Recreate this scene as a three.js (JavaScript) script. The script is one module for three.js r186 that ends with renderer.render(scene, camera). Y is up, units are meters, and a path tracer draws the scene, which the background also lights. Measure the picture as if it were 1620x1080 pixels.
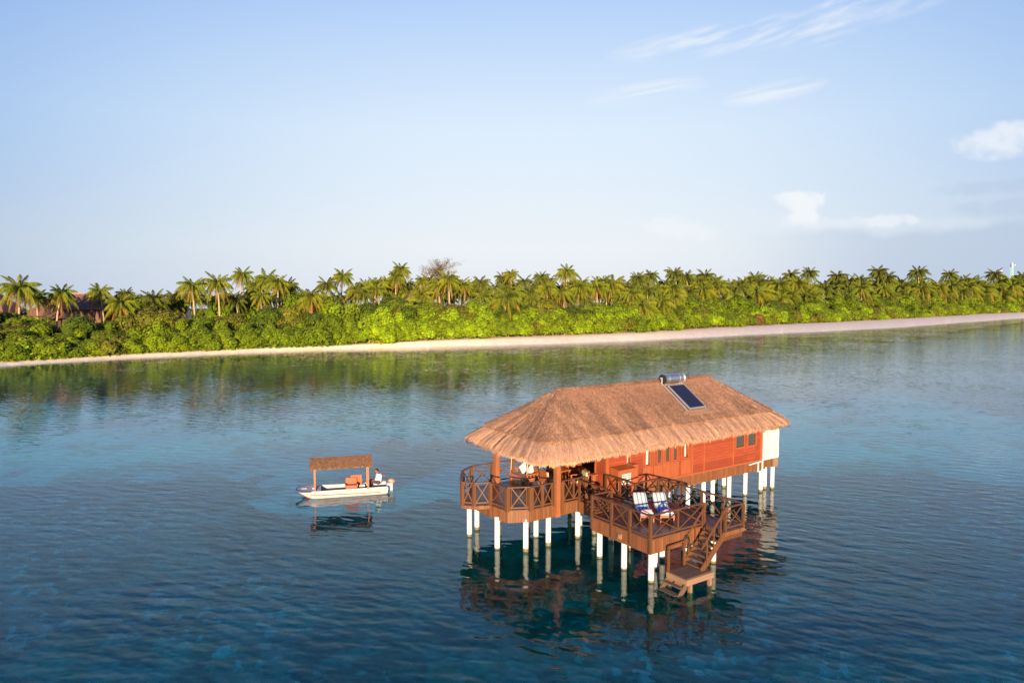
import * as THREE from 'three';
import { mergeGeometries, mergeVertices, toCreasedNormals } from 'three/addons/utils/BufferGeometryUtils.js';
import { MarchingCubes } from 'three/addons/objects/MarchingCubes.js';

// ---------------------------------------------------------------- camera, sky, sun, exposure
const scene = new THREE.Scene();
const EYE = 10.9, FOCAL = 1100, PITCH = Math.atan(70 / FOCAL);
const camera = new THREE.PerspectiveCamera(2 * Math.atan(540 / FOCAL) * 180 / Math.PI, 1024 / 682, 0.1, 20000);
camera.position.set(0, EYE, 0);
camera.rotation.x = -PITCH;
scene.add(camera);

const renderer = new THREE.WebGLRenderer({ antialias: true });
renderer.setSize(1024, 682);
renderer.toneMapping = THREE.LinearToneMapping;
const EXPOSURE = 2.1;
renderer.toneMappingExposure = EXPOSURE;
renderer.shadowMap.enabled = true;

const SUN_EL = 9.5 * Math.PI / 180, SUN_AZ = 2 * Math.PI / 180;   // low sun behind the camera
const sunDir = new THREE.Vector3(Math.sin(SUN_AZ) * Math.cos(SUN_EL), Math.sin(SUN_EL), Math.cos(SUN_AZ) * Math.cos(SUN_EL));
const sun = new THREE.DirectionalLight(new THREE.Color().setRGB(1, 0.74, 0.47), 5);
sun.name = 'sun';
sun.position.copy(sunDir).multiplyScalar(120).add(new THREE.Vector3(0, 0, -60));
sun.target.position.set(0, 0, -60);
sun.castShadow = true;
sun.shadow.mapSize.set(4096, 4096);
Object.assign(sun.shadow.camera, { left: -120, right: 160, top: 80, bottom: -80, near: 1, far: 700 });
scene.add(sun, sun.target);

// ---------------------------------------------------------------- small tools
const R = Math.PI / 180, V3 = (x, y, z) => new THREE.Vector3(x, y, z);
function rng(seed) { let a = seed >>> 0; return () => { a = (a + 0x6D2B79F5) | 0; let t = Math.imul(a ^ (a >>> 15), 1 | a); t = (t + Math.imul(t ^ (t >>> 7), 61 | t)) ^ t; return ((t ^ (t >>> 14)) >>> 0) / 4294967296; }; }
const lerp = (a, b, t) => a + (b - a) * t, clamp = (x, a, b) => Math.min(b, Math.max(a, x));
const smooth = (x, a, b) => { const t = clamp((x - a) / (b - a), 0, 1); return t * t * (3 - 2 * t); };
const hash2 = (x, y, s) => { let h = Math.imul(x, 374761393) ^ Math.imul(y, 668265263) ^ Math.imul(s, 974634541); h = Math.imul(h ^ (h >>> 13), 1274126177); h = Math.imul(h ^ (h >>> 15), 2246822519); return ((h ^ (h >>> 16)) >>> 0) / 4294967296; };
function vnoise(x, y, s = 1, px = 0, py = 0) {          // value noise, periodic when px, py are given
  const ix = Math.floor(x), iy = Math.floor(y), fx = x - ix, fy = y - iy;
  const w = (i, p) => p ? ((i % p) + p) % p : i;
  const a = w(ix, px), b = w(ix + 1, px), c = w(iy, py), d = w(iy + 1, py);
  const u = fx * fx * (3 - 2 * fx), v = fy * fy * (3 - 2 * fy);
  return lerp(lerp(hash2(a, c, s), hash2(b, c, s), u), lerp(hash2(a, d, s), hash2(b, d, s), u), v);
}
function fbm(x, y, s, oct = 4, px = 0, py = 0) { let t = 0, a = 0.5, n = 0; for (let i = 0; i < oct; i++) { t += a * vnoise(x, y, s + i, px, py); n += a; a *= 0.5; x *= 2; y *= 2; px *= 2; py *= 2; } return t / n; }
const s2l = (c) => { c /= 255; return c <= 0.04045 ? c / 12.92 : Math.pow((c + 0.055) / 1.055, 2.4); };

// ---------------------------------------------------------------- the sky: air and clouds, computed for every direction
function makeSky() {
  const W = 4096, H = 2048, data = new Float32Array(W * H * 4);
  const stops = [[-90, 60, 85, 115], [-8, 170, 185, 205], [0, 230, 234, 243], [4, 237, 243, 247], [8, 230, 241, 251], [13, 222, 238, 254], [18, 203, 225, 252], [23, 178, 208, 250], [26, 132, 176, 242], [34, 84, 136, 222], [55, 56, 104, 196], [90, 40, 80, 160]]
    .map(([e, r, g, b]) => [e, s2l(r), s2l(g), s2l(b)]);
  const cp = Math.cos(PITCH), sp = Math.sin(PITCH);
  const blob = (x, y, cx, cy, rx, ry, tilt) => { const c = Math.cos(tilt), s = Math.sin(tilt), dx = x - cx, dy = y - cy, u = (dx * c + dy * s) / rx, v = (-dx * s + dy * c) / ry; return Math.max(0, 1 - u * u - v * v); };
  for (let j = 0; j < H; j++) {
    const el = ((j + 0.5) / H - 0.5) * 180;
    let k = 0; while (k < stops.length - 2 && el > stops[k + 1][0]) k++;
    const A = stops[k], B = stops[k + 1], t = clamp((el - A[0]) / (B[0] - A[0]), 0, 1);
    const base = [1, 2, 3].map((c) => lerp(A[c], B[c], t));
    for (let i = 0; i < W; i++) {
      const phi = ((i + 0.5) / W - 0.5) * 2 * Math.PI, ce = Math.cos(el * R);
      const dx = Math.cos(phi) * ce, dy = Math.sin(el * R), dz = Math.sin(phi) * ce;
      const az = Math.atan2(dx, -dz) / R;               // 0 ahead, to the right positive
      const q = Math.min(1.3, (Math.abs(az - 2) / 37) ** 2.3);
      const low = smooth(el, 12, 0);
      let r = base[0] * Math.exp(-q * lerp(0.52, 0.4, low)), g = base[1] * Math.exp(-q * lerp(0.34, 0.3, low)), b = base[2] * Math.exp(-q * lerp(0.12, 0.18, low));
      // the bright, warm side round the sun
      const sd = Math.max(0, dx * sunDir.x + dy * sunDir.y + dz * sunDir.z), glow = Math.pow(sd, 6) * 0.35 * smooth(el, 45, 0) + Math.pow(sd, 40) * 0.6;
      r += glow * 1.0; g += glow * 0.72; b += glow * 0.45;
      // clouds
      const X = dx, Y = cp * dy - sp * dz, Z = sp * dy + cp * dz;
      if (Z < -0.2 && el > -2) {
        const px = 810 + FOCAL * X / -Z, py = 540 - FOCAL * Y / -Z;
        if (px > 800 && px < 2300 && py < 470 && py > -500) {
          let c = 0, wr = 0.93, wg = 0.95, wb = 0.98;
          const st = (ax, ay, s, tilt) => { const cc = Math.cos(tilt), ss = Math.sin(tilt), u = px * cc + py * ss, v = -px * ss + py * cc, wob = fbm(u / 120, v / 60, s + 9, 3) * 12; return fbm(u / ax, (v + wob) / ay, s, 5); };
          // high wisps
          const w1 = Math.max(blob(px, py, 1180, 55, 230, 30, -0.16), 1.15 * blob(px, py, 1300, 32, 95, 46, -0.35), blob(px, py, 1420, -20, 180, 50, -0.3));
          if (w1 > 0) c += Math.pow(w1, 0.8) * smooth(0.55 * st(50, 6, 31, -0.3) + 0.45 * st(80, 24, 35, -0.25), 0.36, 0.74) * 0.6;
          const w2 = Math.max(blob(px, py, 1025, 147, 105, 20, -0.17), blob(px, py, 1228, 145, 92, 18, -0.2));
          if (w2 > 0) c += Math.pow(w2, 0.8) * smooth(st(110, 5, 47, -0.2), 0.22, 0.8) * 0.6;
          // puffs
          const edge = (fbm(px / 26, py / 20, 77, 5) - 0.5);
          const puff = (b, k) => b > 0 ? b + edge * k * Math.min(1, b * 4) : 0;
          const p1 = puff(blob(px, py, 1585, 222, 105, 34, -0.12), 1.3);
          c = Math.max(c, smooth(p1, 0.02, 1.0) * 0.66);
          const yy = (py - 304 - (fbm(px / 14, 7, 83, 3) - 0.5) * 12 - edge * 8) / 58;                      // an anvil that narrows downwards and spreads again
          if (yy > -0.05 && yy < 1.1) { const half = yy < 0.55 ? lerp(50, 17, yy / 0.55) : lerp(17, 58, (yy - 0.55) / 0.5); const d = 1 - Math.abs(px - 1265 - edge * 26) / half; c = Math.max(c, smooth(d + edge * 1.6, 0, 0.8) * smooth(yy, -0.05, 0.06) * smooth(yy, 1.08, 0.75) * 0.8); }
          c = Math.max(c, smooth(puff(blob(px, py, 1070, 360, 85, 22, 0.1), 1.4), 0.03, 0.9) * 0.4, smooth(puff(blob(px, py, 1340, 353, 80, 12, 0), 1.8), 0.05, 1.1) * 0.34, smooth(puff(blob(px, py, 1408, 350, 52, 13, -0.05), 2.6), 0.05, 1.0) * 0.55, smooth(puff(blob(px, py, 1520, 350, 90, 14, 0), 2), 0.05, 1.1) * 0.15);
          r = lerp(r, wr, c); g = lerp(g, wg, c); b = lerp(b, wb, c);
          // a grey bank of cloud low on the right
          const top = 358 - (fbm(px / 70, 3, 91, 4) - 0.5) * 26 - smooth(px, 1350, 1560) * 6;
          const gb = smooth(py, top - 3, top + 16) * smooth(px, 1120, 1460) * 0.55 + smooth(puff(blob(px, py, 1580, 296, 130, 15, -0.06), 1.4), 0.03, 0.8) * 0.35 + smooth(puff(blob(px, py, 1590, 330, 120, 18, -0.06), 1.4), 0.03, 0.8) * 0.3;
          r = lerp(r, 0.46, gb); g = lerp(g, 0.555, gb); b = lerp(b, 0.73, gb);
        }
      }
      const o = (j * W + i) * 4;
      data[o] = r / EXPOSURE; data[o + 1] = g / EXPOSURE; data[o + 2] = b / EXPOSURE; data[o + 3] = 1;
    }
  }
  const t = new THREE.DataTexture(data, W, H, THREE.RGBAFormat, THREE.FloatType);
  t.mapping = THREE.EquirectangularReflectionMapping;
  t.magFilter = THREE.LinearFilter; t.minFilter = THREE.LinearFilter;
  t.needsUpdate = true;
  return t;
}
scene.background = makeSky();
scene.environment = scene.background;

// ---------------------------------------------------------------- naming, grouping
const taken = new Map();
function numbered(name) { const n = taken.get(name) ?? 0; taken.set(name, n + 1); return n ? name + '_' + String(n).padStart(3, '0') : name; }
function tag(o, label, category, group) { o.userData.label = label; o.userData.category = category; if (group) o.userData.group = group; return o; }
function thing(name, label, category, pos = [0, 0, 0], turn = 0, group) { const o = new THREE.Group(); o.name = numbered(name); o.position.set(...pos); o.rotation.y = turn; scene.add(o); return tag(o, label, category, group); }
function part(name, geo, mat, parent) { const m = new THREE.Mesh(Array.isArray(geo) ? (geo.length > 1 ? mergeGeometries(geo.map(plain)) : geo[0]) : geo, mat); m.name = name; m.castShadow = m.receiveShadow = true; parent.add(m); return m; }
function sub(name, parent) { const g = new THREE.Group(); g.name = name; parent.add(g); return g; }
function structure(name, geo, mat) { const m = part(name, geo, mat, scene); m.userData.kind = 'structure'; return m; }
const plain = (g) => { g = g.index ? g.toNonIndexed() : g; for (const k of Object.keys(g.attributes)) if (!['position', 'normal', 'uv', 'color'].includes(k)) g.deleteAttribute(k); return g; };

// ---------------------------------------------------------------- geometry tools (uv in metres, u along the grain)
let uvSeed = 0;
function box(w, h, d, x = 0, y = 0, z = 0, grain = null) {
  const g = new THREE.BoxGeometry(w, h, d), p = g.attributes.position, n = g.attributes.normal, uv = g.attributes.uv;
  const ax = grain ?? (w >= h && w >= d ? 0 : h >= d ? 1 : 2), off = (uvSeed = (uvSeed * 1.37 + 0.613) % 7.3);
  for (let i = 0; i < p.count; i++) {
    const c = [p.getX(i), p.getY(i), p.getZ(i)], na = [Math.abs(n.getX(i)), Math.abs(n.getY(i)), Math.abs(n.getZ(i))], k = na.indexOf(Math.max(...na));
    const rest = [0, 1, 2].filter((q) => q !== k), U = rest.includes(ax) ? ax : rest[0], Vv = rest.find((q) => q !== U);
    uv.setXY(i, c[U] + off, c[Vv] + off * 0.7);
  }
  return g.translate(x, y, z);
}
const bspan = (x0, x1, y0, y1, z0, z1, grain) => box(x1 - x0, y1 - y0, z1 - z0, (x0 + x1) / 2, (y0 + y1) / 2, (z0 + z1) / 2, grain);
function beam(p, q, w, h) {                              // a bar of section w x h from p to q
  const a = V3(...p), b = V3(...q), d = b.clone().sub(a), L = d.length();
  const g = box(L, h, w, 0, 0, 0, 0), x = d.normalize(), z = V3(0, 1, 0).cross(x).length() < 1e-3 ? V3(0, 0, 1) : x.clone().cross(V3(0, 1, 0)).normalize(), y = z.clone().cross(x);
  return g.applyMatrix4(new THREE.Matrix4().makeBasis(x, y, z).setPosition(a.add(b).multiplyScalar(0.5)));
}
const cyl = (r0, r1, h, x, y, z, seg = 14) => new THREE.CylinderGeometry(r1, r0, h, seg).translate(x, y + h / 2, z);
function tube(pts, r, seg = 24, rad = 6) { return new THREE.TubeGeometry(new THREE.CatmullRomCurve3(pts.map((p) => V3(...p))), seg, r, rad); }
function tint(g, r, gg, b) { const n = g.attributes.position.count, c = new Float32Array(n * 3); for (let i = 0; i < n; i++) { c[i * 3] = r; c[i * 3 + 1] = gg; c[i * 3 + 2] = b; } g.setAttribute('color', new THREE.BufferAttribute(c, 3)); return g; }
function mesh3(pos, idx, uv, col) { const g = new THREE.BufferGeometry(); g.setAttribute('position', new THREE.Float32BufferAttribute(pos, 3)); if (uv) g.setAttribute('uv', new THREE.Float32BufferAttribute(uv, 2)); if (col) g.setAttribute('color', new THREE.Float32BufferAttribute(col, 3)); g.setIndex(idx); g.computeVertexNormals(); return g; }

// ---------------------------------------------------------------- textures
function dataTex(w, h, f, srgb = false) {
  const d = new Uint8Array(w * h * 4);
  for (let y = 0; y < h; y++) for (let x = 0; x < w; x++) { const c = f(x / w, y / h, x, y), o = (y * w + x) * 4; d[o] = clamp(c[0] * 255, 0, 255); d[o + 1] = clamp(c[1] * 255, 0, 255); d[o + 2] = clamp(c[2] * 255, 0, 255); d[o + 3] = 255; }
  const t = new THREE.DataTexture(d, w, h); t.wrapS = t.wrapT = THREE.RepeatWrapping; t.magFilter = THREE.LinearFilter; t.minFilter = THREE.LinearFilter; if (srgb) t.colorSpace = THREE.SRGBColorSpace; t.needsUpdate = true; return t;
}
const rep = (t, x, y) => { const c = t.clone(); c.repeat.set(x, y); c.needsUpdate = true; return c; };
// wood: streaks along u; tile 2 m x 1 m
const woodTex = dataTex(512, 256, (u, v) => { const s = fbm(u * 6, v * 64, 5, 3, 6, 64), b = fbm(u * 4, v * 10, 8, 3, 4, 10), k = 0.62 + 0.28 * s + 0.22 * b; return [k, k * 0.97, k * 0.94]; });
const woodMap = rep(woodTex, 0.5, 1);
const weatherTex = dataTex(256, 256, (u, v) => { const s = fbm(u * 8, v * 8, 25, 5, 8, 8), k = 0.72 + 0.4 * s; return [k, k, k]; });
const weather = rep(weatherTex, 0.35, 0.35);
const std = (r, g, b, o = {}) => new THREE.MeshStandardMaterial({ color: new THREE.Color().setRGB(r, g, b), roughness: 0.7, ...o });
const M = {
  white: std(0.78, 0.76, 0.72, { map: weather, roughness: 0.6 }),
  render: std(0.62, 0.59, 0.56, { map: weather, roughness: 0.8 }),
  stain: std(0.2, 0.155, 0.09, { map: weather, roughness: 0.8 }),
  wall: std(0.3, 0.062, 0.026, { map: woodMap, roughness: 0.5, bumpMap: woodMap, bumpScale: 0.002, vertexColors: true }),
  wallTrim: std(0.37, 0.105, 0.042, { map: woodMap, roughness: 0.45 }),
  post: std(0.34, 0.122, 0.05, { map: woodMap, roughness: 0.5 }),
  rail: std(0.155, 0.064, 0.025, { map: woodMap, roughness: 0.55 }),
  railTerrace: std(0.12, 0.052, 0.022, { map: woodMap, roughness: 0.55 }),
  railDark: std(0.12, 0.052, 0.024, { map: woodMap, roughness: 0.55 }),
  skirt: std(0.205, 0.082, 0.032, { map: woodMap, roughness: 0.6, vertexColors: true }),
  deck: std(0.085, 0.043, 0.034, { map: woodMap, roughness: 0.3, vertexColors: true }),
  greyWood: std(0.135, 0.088, 0.06, { map: woodMap, roughness: 0.75 }),
  paleWood: std(0.3, 0.185, 0.115, { map: woodMap, roughness: 0.7 }),
  ceiling: std(0.16, 0.09, 0.05, { map: woodMap, roughness: 0.8 }),
  teak: std(0.36, 0.12, 0.045, { map: woodMap, roughness: 0.5 }),
  cloth: std(0.78, 0.76, 0.74, { roughness: 0.95 }),
  cream: std(0.55, 0.45, 0.3, { roughness: 0.95 }),
  pink: std(0.6, 0.3, 0.3, { roughness: 0.95 }),
  mauve: std(0.3, 0.15, 0.13, { roughness: 0.9 }),
  metal: std(0.5, 0.5, 0.5, { metalness: 0.9, roughness: 0.36 }),
  alu: std(0.6, 0.6, 0.6, { metalness: 0.7, roughness: 0.4 }),
  black: std(0.015, 0.015, 0.016, { roughness: 0.5 }),
  rope: std(0.55, 0.42, 0.28, { roughness: 0.9 }),
  absorber: std(0.014, 0.015, 0.022, { roughness: 0.3 }),
  dark: std(0.03, 0.025, 0.022, { roughness: 0.9 }),
};
M.glassClear = new THREE.MeshPhysicalMaterial({ color: new THREE.Color().setRGB(0.95, 0.95, 0.95), transmission: 1, thickness: 0, roughness: 0.02, ior: 1.45 });
M.glass = new THREE.MeshPhysicalMaterial({ color: new THREE.Color().setRGB(0.35, 0.37, 0.38), transmission: 0.85, thickness: 0, roughness: 0.02, ior: 1.5 });

// ---------------------------------------------------------------- water: rippled surface over a seabed of sand and coral
const TILE = 46;
function waveTex(size, tile, waves, seed, slopeRms) {
  const r = rng(seed), comps = [];
  for (let i = 0; i < waves.n; i++) {
    const lam = waves.min * Math.pow(waves.max / waves.min, r()), ang = waves.dir + (r() + r() + r() - 1.5) * waves.spread, k = 2 * Math.PI / lam;
    const kx = Math.round(k * Math.cos(ang) * tile / (2 * Math.PI)), ky = Math.round(k * Math.sin(ang) * tile / (2 * Math.PI));
    if (!kx && !ky) continue;
    comps.push([kx, ky, r() * 6.283, Math.pow(lam, 0.35) / Math.hypot(kx, ky) * tile]);
  }
  const sx = new Float32Array(size * size), sy = new Float32Array(size * size);
  let sum = 0;
  const cosT = new Float32Array(size); for (let i = 0; i < size; i++) cosT[i] = Math.cos(2 * Math.PI * i / size);
  for (const [kx, ky, ph, amp0] of comps) {
    const a = amp0 * 1e-2, po = Math.round(ph / 6.2831853 * size);
    for (let y = 0; y < size; y++) for (let x = 0, o = y * size, q = ((ky * y + po) % size + size * 4) % size; x < size; x++, o++) {
      let id = (q + kx * x) % size; if (id < 0) id += size;
      const c = cosT[id] * a; sx[o] += kx * c; sy[o] += ky * c;
    }
  }
  for (let i = 0; i < sx.length; i += 7) sum += sx[i] * sx[i] + sy[i] * sy[i];
  const f = slopeRms / Math.sqrt(sum / (sx.length / 7));
  return { sx, sy, f, size };
}
const WAVE_DIR = Math.atan2(0.9, 0.36);                 // in (x, -z) of the tile
const wv = waveTex(2048, TILE, { n: 200, min: 0.24, max: 1.3, dir: WAVE_DIR, spread: 0.85 }, 11, 0.0235);
// patches where the breeze ruffles the surface more and less
const gust = (u, v) => 0.62 + 0.76 * smooth(fbm(u * 4, v * 4, 63, 4, 4, 4), 0.2, 0.8);
const waterNormal = dataTex(2048, 2048, (u, v, x, y) => { const o = y * 2048 + x, g = wv.f * gust(u, v), nx = -wv.sx[o] * g, ny = -wv.sy[o] * g, l = Math.hypot(nx, ny, 1); return [0.5 + 0.5 * nx / l, 0.5 + 0.5 * ny / l, 0.5 + 0.5 / l]; });
const waterMat = new THREE.MeshPhysicalMaterial({ color: new THREE.Color().setRGB(0.25, 0.88, 1), roughness: 0.0, transmission: 1, thickness: 5, ior: 1.36, attenuationColor: new THREE.Color().setRGB(0.5, 0.942, 0.962), attenuationDistance: 1, normalMap: waterNormal, normalScale: new THREE.Vector2(1, 1) });
{ // a closed body: rippled surface, walls far out, a floor below the seabed
  const pos = [], uv = [], idx = [], rings = [0, 60, 200, 700, 2500, 9000], seg = 48;
  for (const r of rings) for (let i = 0; i < seg; i++) { const a = i / seg * 2 * Math.PI, x = r * Math.cos(a), z = -40 + r * Math.sin(a); pos.push(x, 0, z); uv.push(x / TILE, -z / TILE); }
  for (let k = 0; k < rings.length - 1; k++) for (let i = 0; i < seg; i++) { const a = k * seg + i, b = k * seg + (i + 1) % seg, c = a + seg, d = b + seg; if (k) idx.push(a, b, c); idx.push(b, d, c); }
  const o = (rings.length - 1) * seg, n = pos.length / 3;
  for (let i = 0; i < seg; i++) { pos.push(pos[(o + i) * 3], -40, pos[(o + i) * 3 + 2]); uv.push(0, 0); } pos.push(0, -40, -40); uv.push(0, 0);
  for (let i = 0; i < seg; i++) { const j = (i + 1) % seg; idx.push(o + i, o + j, n + i, n + i, o + j, n + j, n + seg, n + i, n + j); }
  const g = mesh3(pos, idx, uv), nn = g.attributes.normal; for (let i = 0; i < n; i++) nn.setXYZ(i, 0, 1, 0);
  structure('water', g, waterMat);
}
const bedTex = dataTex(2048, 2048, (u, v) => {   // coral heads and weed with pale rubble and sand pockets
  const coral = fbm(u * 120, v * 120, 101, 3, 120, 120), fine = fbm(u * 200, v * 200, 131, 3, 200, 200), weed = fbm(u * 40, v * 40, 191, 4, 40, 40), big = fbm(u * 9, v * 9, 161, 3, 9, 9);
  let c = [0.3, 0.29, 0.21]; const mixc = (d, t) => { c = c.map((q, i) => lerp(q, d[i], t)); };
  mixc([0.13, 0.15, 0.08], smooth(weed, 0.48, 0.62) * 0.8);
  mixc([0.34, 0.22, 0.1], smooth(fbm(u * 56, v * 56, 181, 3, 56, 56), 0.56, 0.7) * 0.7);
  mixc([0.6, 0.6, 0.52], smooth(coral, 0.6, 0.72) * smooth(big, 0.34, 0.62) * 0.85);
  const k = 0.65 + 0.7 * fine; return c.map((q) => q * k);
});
const addedBankTex = dataTex(1024, 1024, (u, v) => { const k = 0.85 + 0.3 * fbm(u * 60, v * 60, 241, 4, 60, 60), w = smooth(fbm(u * 26, v * 26, 251, 4, 26, 26), 0.5, 0.68) * 0.7; return [lerp(0.64, 0.28, w) * k, lerp(0.62, 0.27, w) * k, lerp(0.55, 0.18, w) * k]; });  // colour of the added bank, pale so the mid water looks brighter
const BEDT = 48;
// ---------------------------------------------------------------- the island: shoreline, beach, ground
const SH = [[-110, -62], [-95, -88], [-84.1, -105.8], [-81.5, -110.3], [-76, -117.3], [-69.4, -124.7], [-60.9, -130.9], [-51.5, -137.7], [-33.5, -147], [-23.4, -150.7], [-15.5, -154.6], [-1.5, -159.8], [13.7, -166.5], [30.5, -176.3], [49.9, -188.9], [72.8, -205.1], [99.1, -222.2], [131.5, -245], [179.4, -285.9], [218.4, -320.3], [268.1, -364.1], [341.1, -421.7], [520, -560]];
const TP = [[-113, 0.5, -64], [-97.5, 0.5, -90], [-86.6, 0.5, -107], [-83.8, 0.5, -112], [-78, 0.5, -119], [-71, 0.6, -126.3], [-62, 0.6, -132.8], [-52.2, 0.7, -139.6], [-33.9, 0.8, -148.6], [-23.5, 1.1, -153], [-15.7, 1.2, -157.4], [-1.5, 1.3, -165.1], [14.3, 1.4, -174.3], [32, 1.5, -184.8], [54.1, 1.5, -205], [81.6, 1.5, -230.1], [114, 1.5, -255.7], [156.5, 1.5, -291.8], [216.6, 1.5, -345.5], [266.6, 1.5, -391.2], [317.9, 1.5, -432], [399.2, 1.5, -493.8], [600, 1.5, -640]];
const shoreCurve = new THREE.CatmullRomCurve3(SH.map(([x, z]) => V3(x, 0, z)), false, 'centripetal');
const topCurve = new THREE.CatmullRomCurve3(TP.map((p) => V3(...p)), false, 'centripetal');
// a coral floor, and an added pale bank standing in for sky reflection
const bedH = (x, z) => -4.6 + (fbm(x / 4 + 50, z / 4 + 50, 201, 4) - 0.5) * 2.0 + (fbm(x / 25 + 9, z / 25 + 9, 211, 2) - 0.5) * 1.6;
const addedBankH = (x, z) => { const n = (fbm(x / 14 + 70, z / 14 + 70, 221, 4) - 0.5), d = -z + 0.1 * Math.abs(x) + n * 44; return -lerp(10, 2.0, smooth(d, 22, 62) * (1 - smooth(d, 64, 112))) + (fbm(x / 5 + 30, z / 5 + 30, 231, 3) - 0.5) * 0.5; };
{
  const sheet = (name, xs, zs, f, mat) => { const pos = [], uv = [], idx = []; for (const z of zs) for (const x of xs) { pos.push(x, f(x, z), z); uv.push(x / BEDT, -z / BEDT); } for (let j = 0; j < zs.length - 1; j++) for (let i = 0; i < xs.length - 1; i++) { const a = j * xs.length + i, b = a + 1, c = a + xs.length, d = c + 1; idx.push(a, c, b, b, c, d); } structure(name, mesh3(pos, idx, uv), mat); };
  const axis = (a, f0, f1, b) => { const o = [-9000, -2500, -900]; for (let x = a; x < f0; x += 6) o.push(x); for (let x = f0; x <= f1; x += 0.8) o.push(x); for (let x = f1 + 6; x <= b; x += 6) o.push(x); o.push(900, 2500, 9000); return o; }, span = (a, b, d) => Array.from({ length: Math.round((b - a) / d) + 1 }, (_, i) => a + i * d);
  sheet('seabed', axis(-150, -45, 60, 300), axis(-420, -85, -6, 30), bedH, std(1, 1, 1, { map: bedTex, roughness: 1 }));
  sheet('added_sandbank', span(-160, 220, 2), span(-130, -20, 1.5), addedBankH, std(1, 1, 1, { map: addedBankTex, roughness: 1 }));
}
const inlandAt = (t) => { const d = topCurve.getTangent(t); return V3(d.z, 0, -d.x).multiplyScalar(1).normalize(); };
{
  const N = 420, pos = [], uv = [], idx = [], gp = [], gi = [], guv = [], wp = [], wuv = [];
  for (let i = 0; i <= N; i++) {
    const t = i / N, s = shoreCurve.getPoint(t), p = topCurve.getPoint(t), n = inlandAt(t);
    if (n.z > 0 && n.x > 0) n.multiplyScalar(-1);
    const wob = (fbm(i / 5, 2, 301, 4) - 0.5) * Math.min(3, 0.2 + s.distanceTo(p) * 0.12); s.addScaledVector(n, wob);
    const row = [s.clone().addScaledVector(n, -3).setY(-0.5), s.clone().addScaledVector(n, -1).setY(-0.14), s.clone().setY(0.0), s.clone().lerp(p, 0.35).setY(p.y * 0.68 + (fbm(i / 3, 8, 311, 3) - 0.5) * 0.12), s.clone().lerp(p, 0.8).setY(p.y * 0.95), p.clone(), p.clone().addScaledVector(n, 9).setY(p.y + 0.25)];
    for (const v of row) { pos.push(v.x, v.y, v.z); uv.push(v.x / 6, v.z / 6); }
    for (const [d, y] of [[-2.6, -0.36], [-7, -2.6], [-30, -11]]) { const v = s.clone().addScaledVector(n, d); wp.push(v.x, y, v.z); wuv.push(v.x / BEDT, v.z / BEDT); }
    for (const d of [8.5, 60, 400]) { const v = p.clone().addScaledVector(n, d); gp.push(v.x, p.y + 0.2 + d * 0.003, v.z); guv.push(v.x / 6, v.z / 6); }
    if (i < N) { for (let k = 0; k < 6; k++) { const a = i * 7 + k, b = a + 7; idx.push(a, a + 1, b, b, a + 1, b + 1); } for (let k = 0; k < 2; k++) { const a = i * 3 + k, b = a + 3; gi.push(a, a + 1, b, b, a + 1, b + 1); } }
  }
  const sandTex = dataTex(256, 256, (u, v) => { const k = 0.82 + 0.3 * fbm(u * 8, v * 8, 321, 5, 8, 8) - 0.06; return [k, k * 0.985, k * 0.97]; });
  structure('beach', mesh3(pos, idx, uv), std(0.84, 0.74, 0.6, { map: sandTex, roughness: 1 }));
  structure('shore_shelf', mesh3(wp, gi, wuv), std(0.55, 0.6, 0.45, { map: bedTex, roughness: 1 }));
  structure('island_ground', mesh3(gp, gi, guv), std(0.1, 0.08, 0.045, { map: sandTex, roughness: 1 }));
}
// where the line of sight through column px of the photograph meets the edge of the vegetation
const topLUT = []; for (let i = 0; i <= 1500; i++) { const p = topCurve.getPoint(i / 1500); if (p.z < -60) topLUT.push([810 + FOCAL * p.x / -p.z, -p.z, i / 1500]); }
function edgeDepth(px) { let best = topLUT[0]; for (const e of topLUT) if (Math.abs(e[0] - px) < Math.abs(best[0] - px)) best = e; return best[1]; }
const cp0 = Math.cos(PITCH), sp0 = Math.sin(PITCH);
function at(px, py, depth) { const x = (px - 810) / FOCAL, y = (540 - py) / FOCAL, d = V3(x, cp0 * y - sp0, -(sp0 * y + cp0)); const k = depth / -d.z; return V3(d.x * k, EYE + d.y * k, -depth); }

// ---------------------------------------------------------------- the overwater villa (x along its ridge, z towards the terrace)
const VP = V3(5.34, 0, -26.06), VT = 34 * R;
const villa = thing('overwater_villa', 'red wooden overwater villa on white stilts under a thatched hip roof', 'villa', [VP.x, 0, VP.z], VT);
const DECK = 1.85, SK = 1.3, RAILY = 2.8;
const vr = rng(77);
const shade = (g, amt = 0.25) => { const k = 1 - amt / 2 + amt * vr(), w = 1 + (vr() - 0.5) * 0.06; return tint(g, k * w, k, k / w); };
const stuffPart = (name, geos, mat, parent) => { const m = part(name, geos, mat, parent); m.userData.kind = 'stuff'; return m; };

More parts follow.
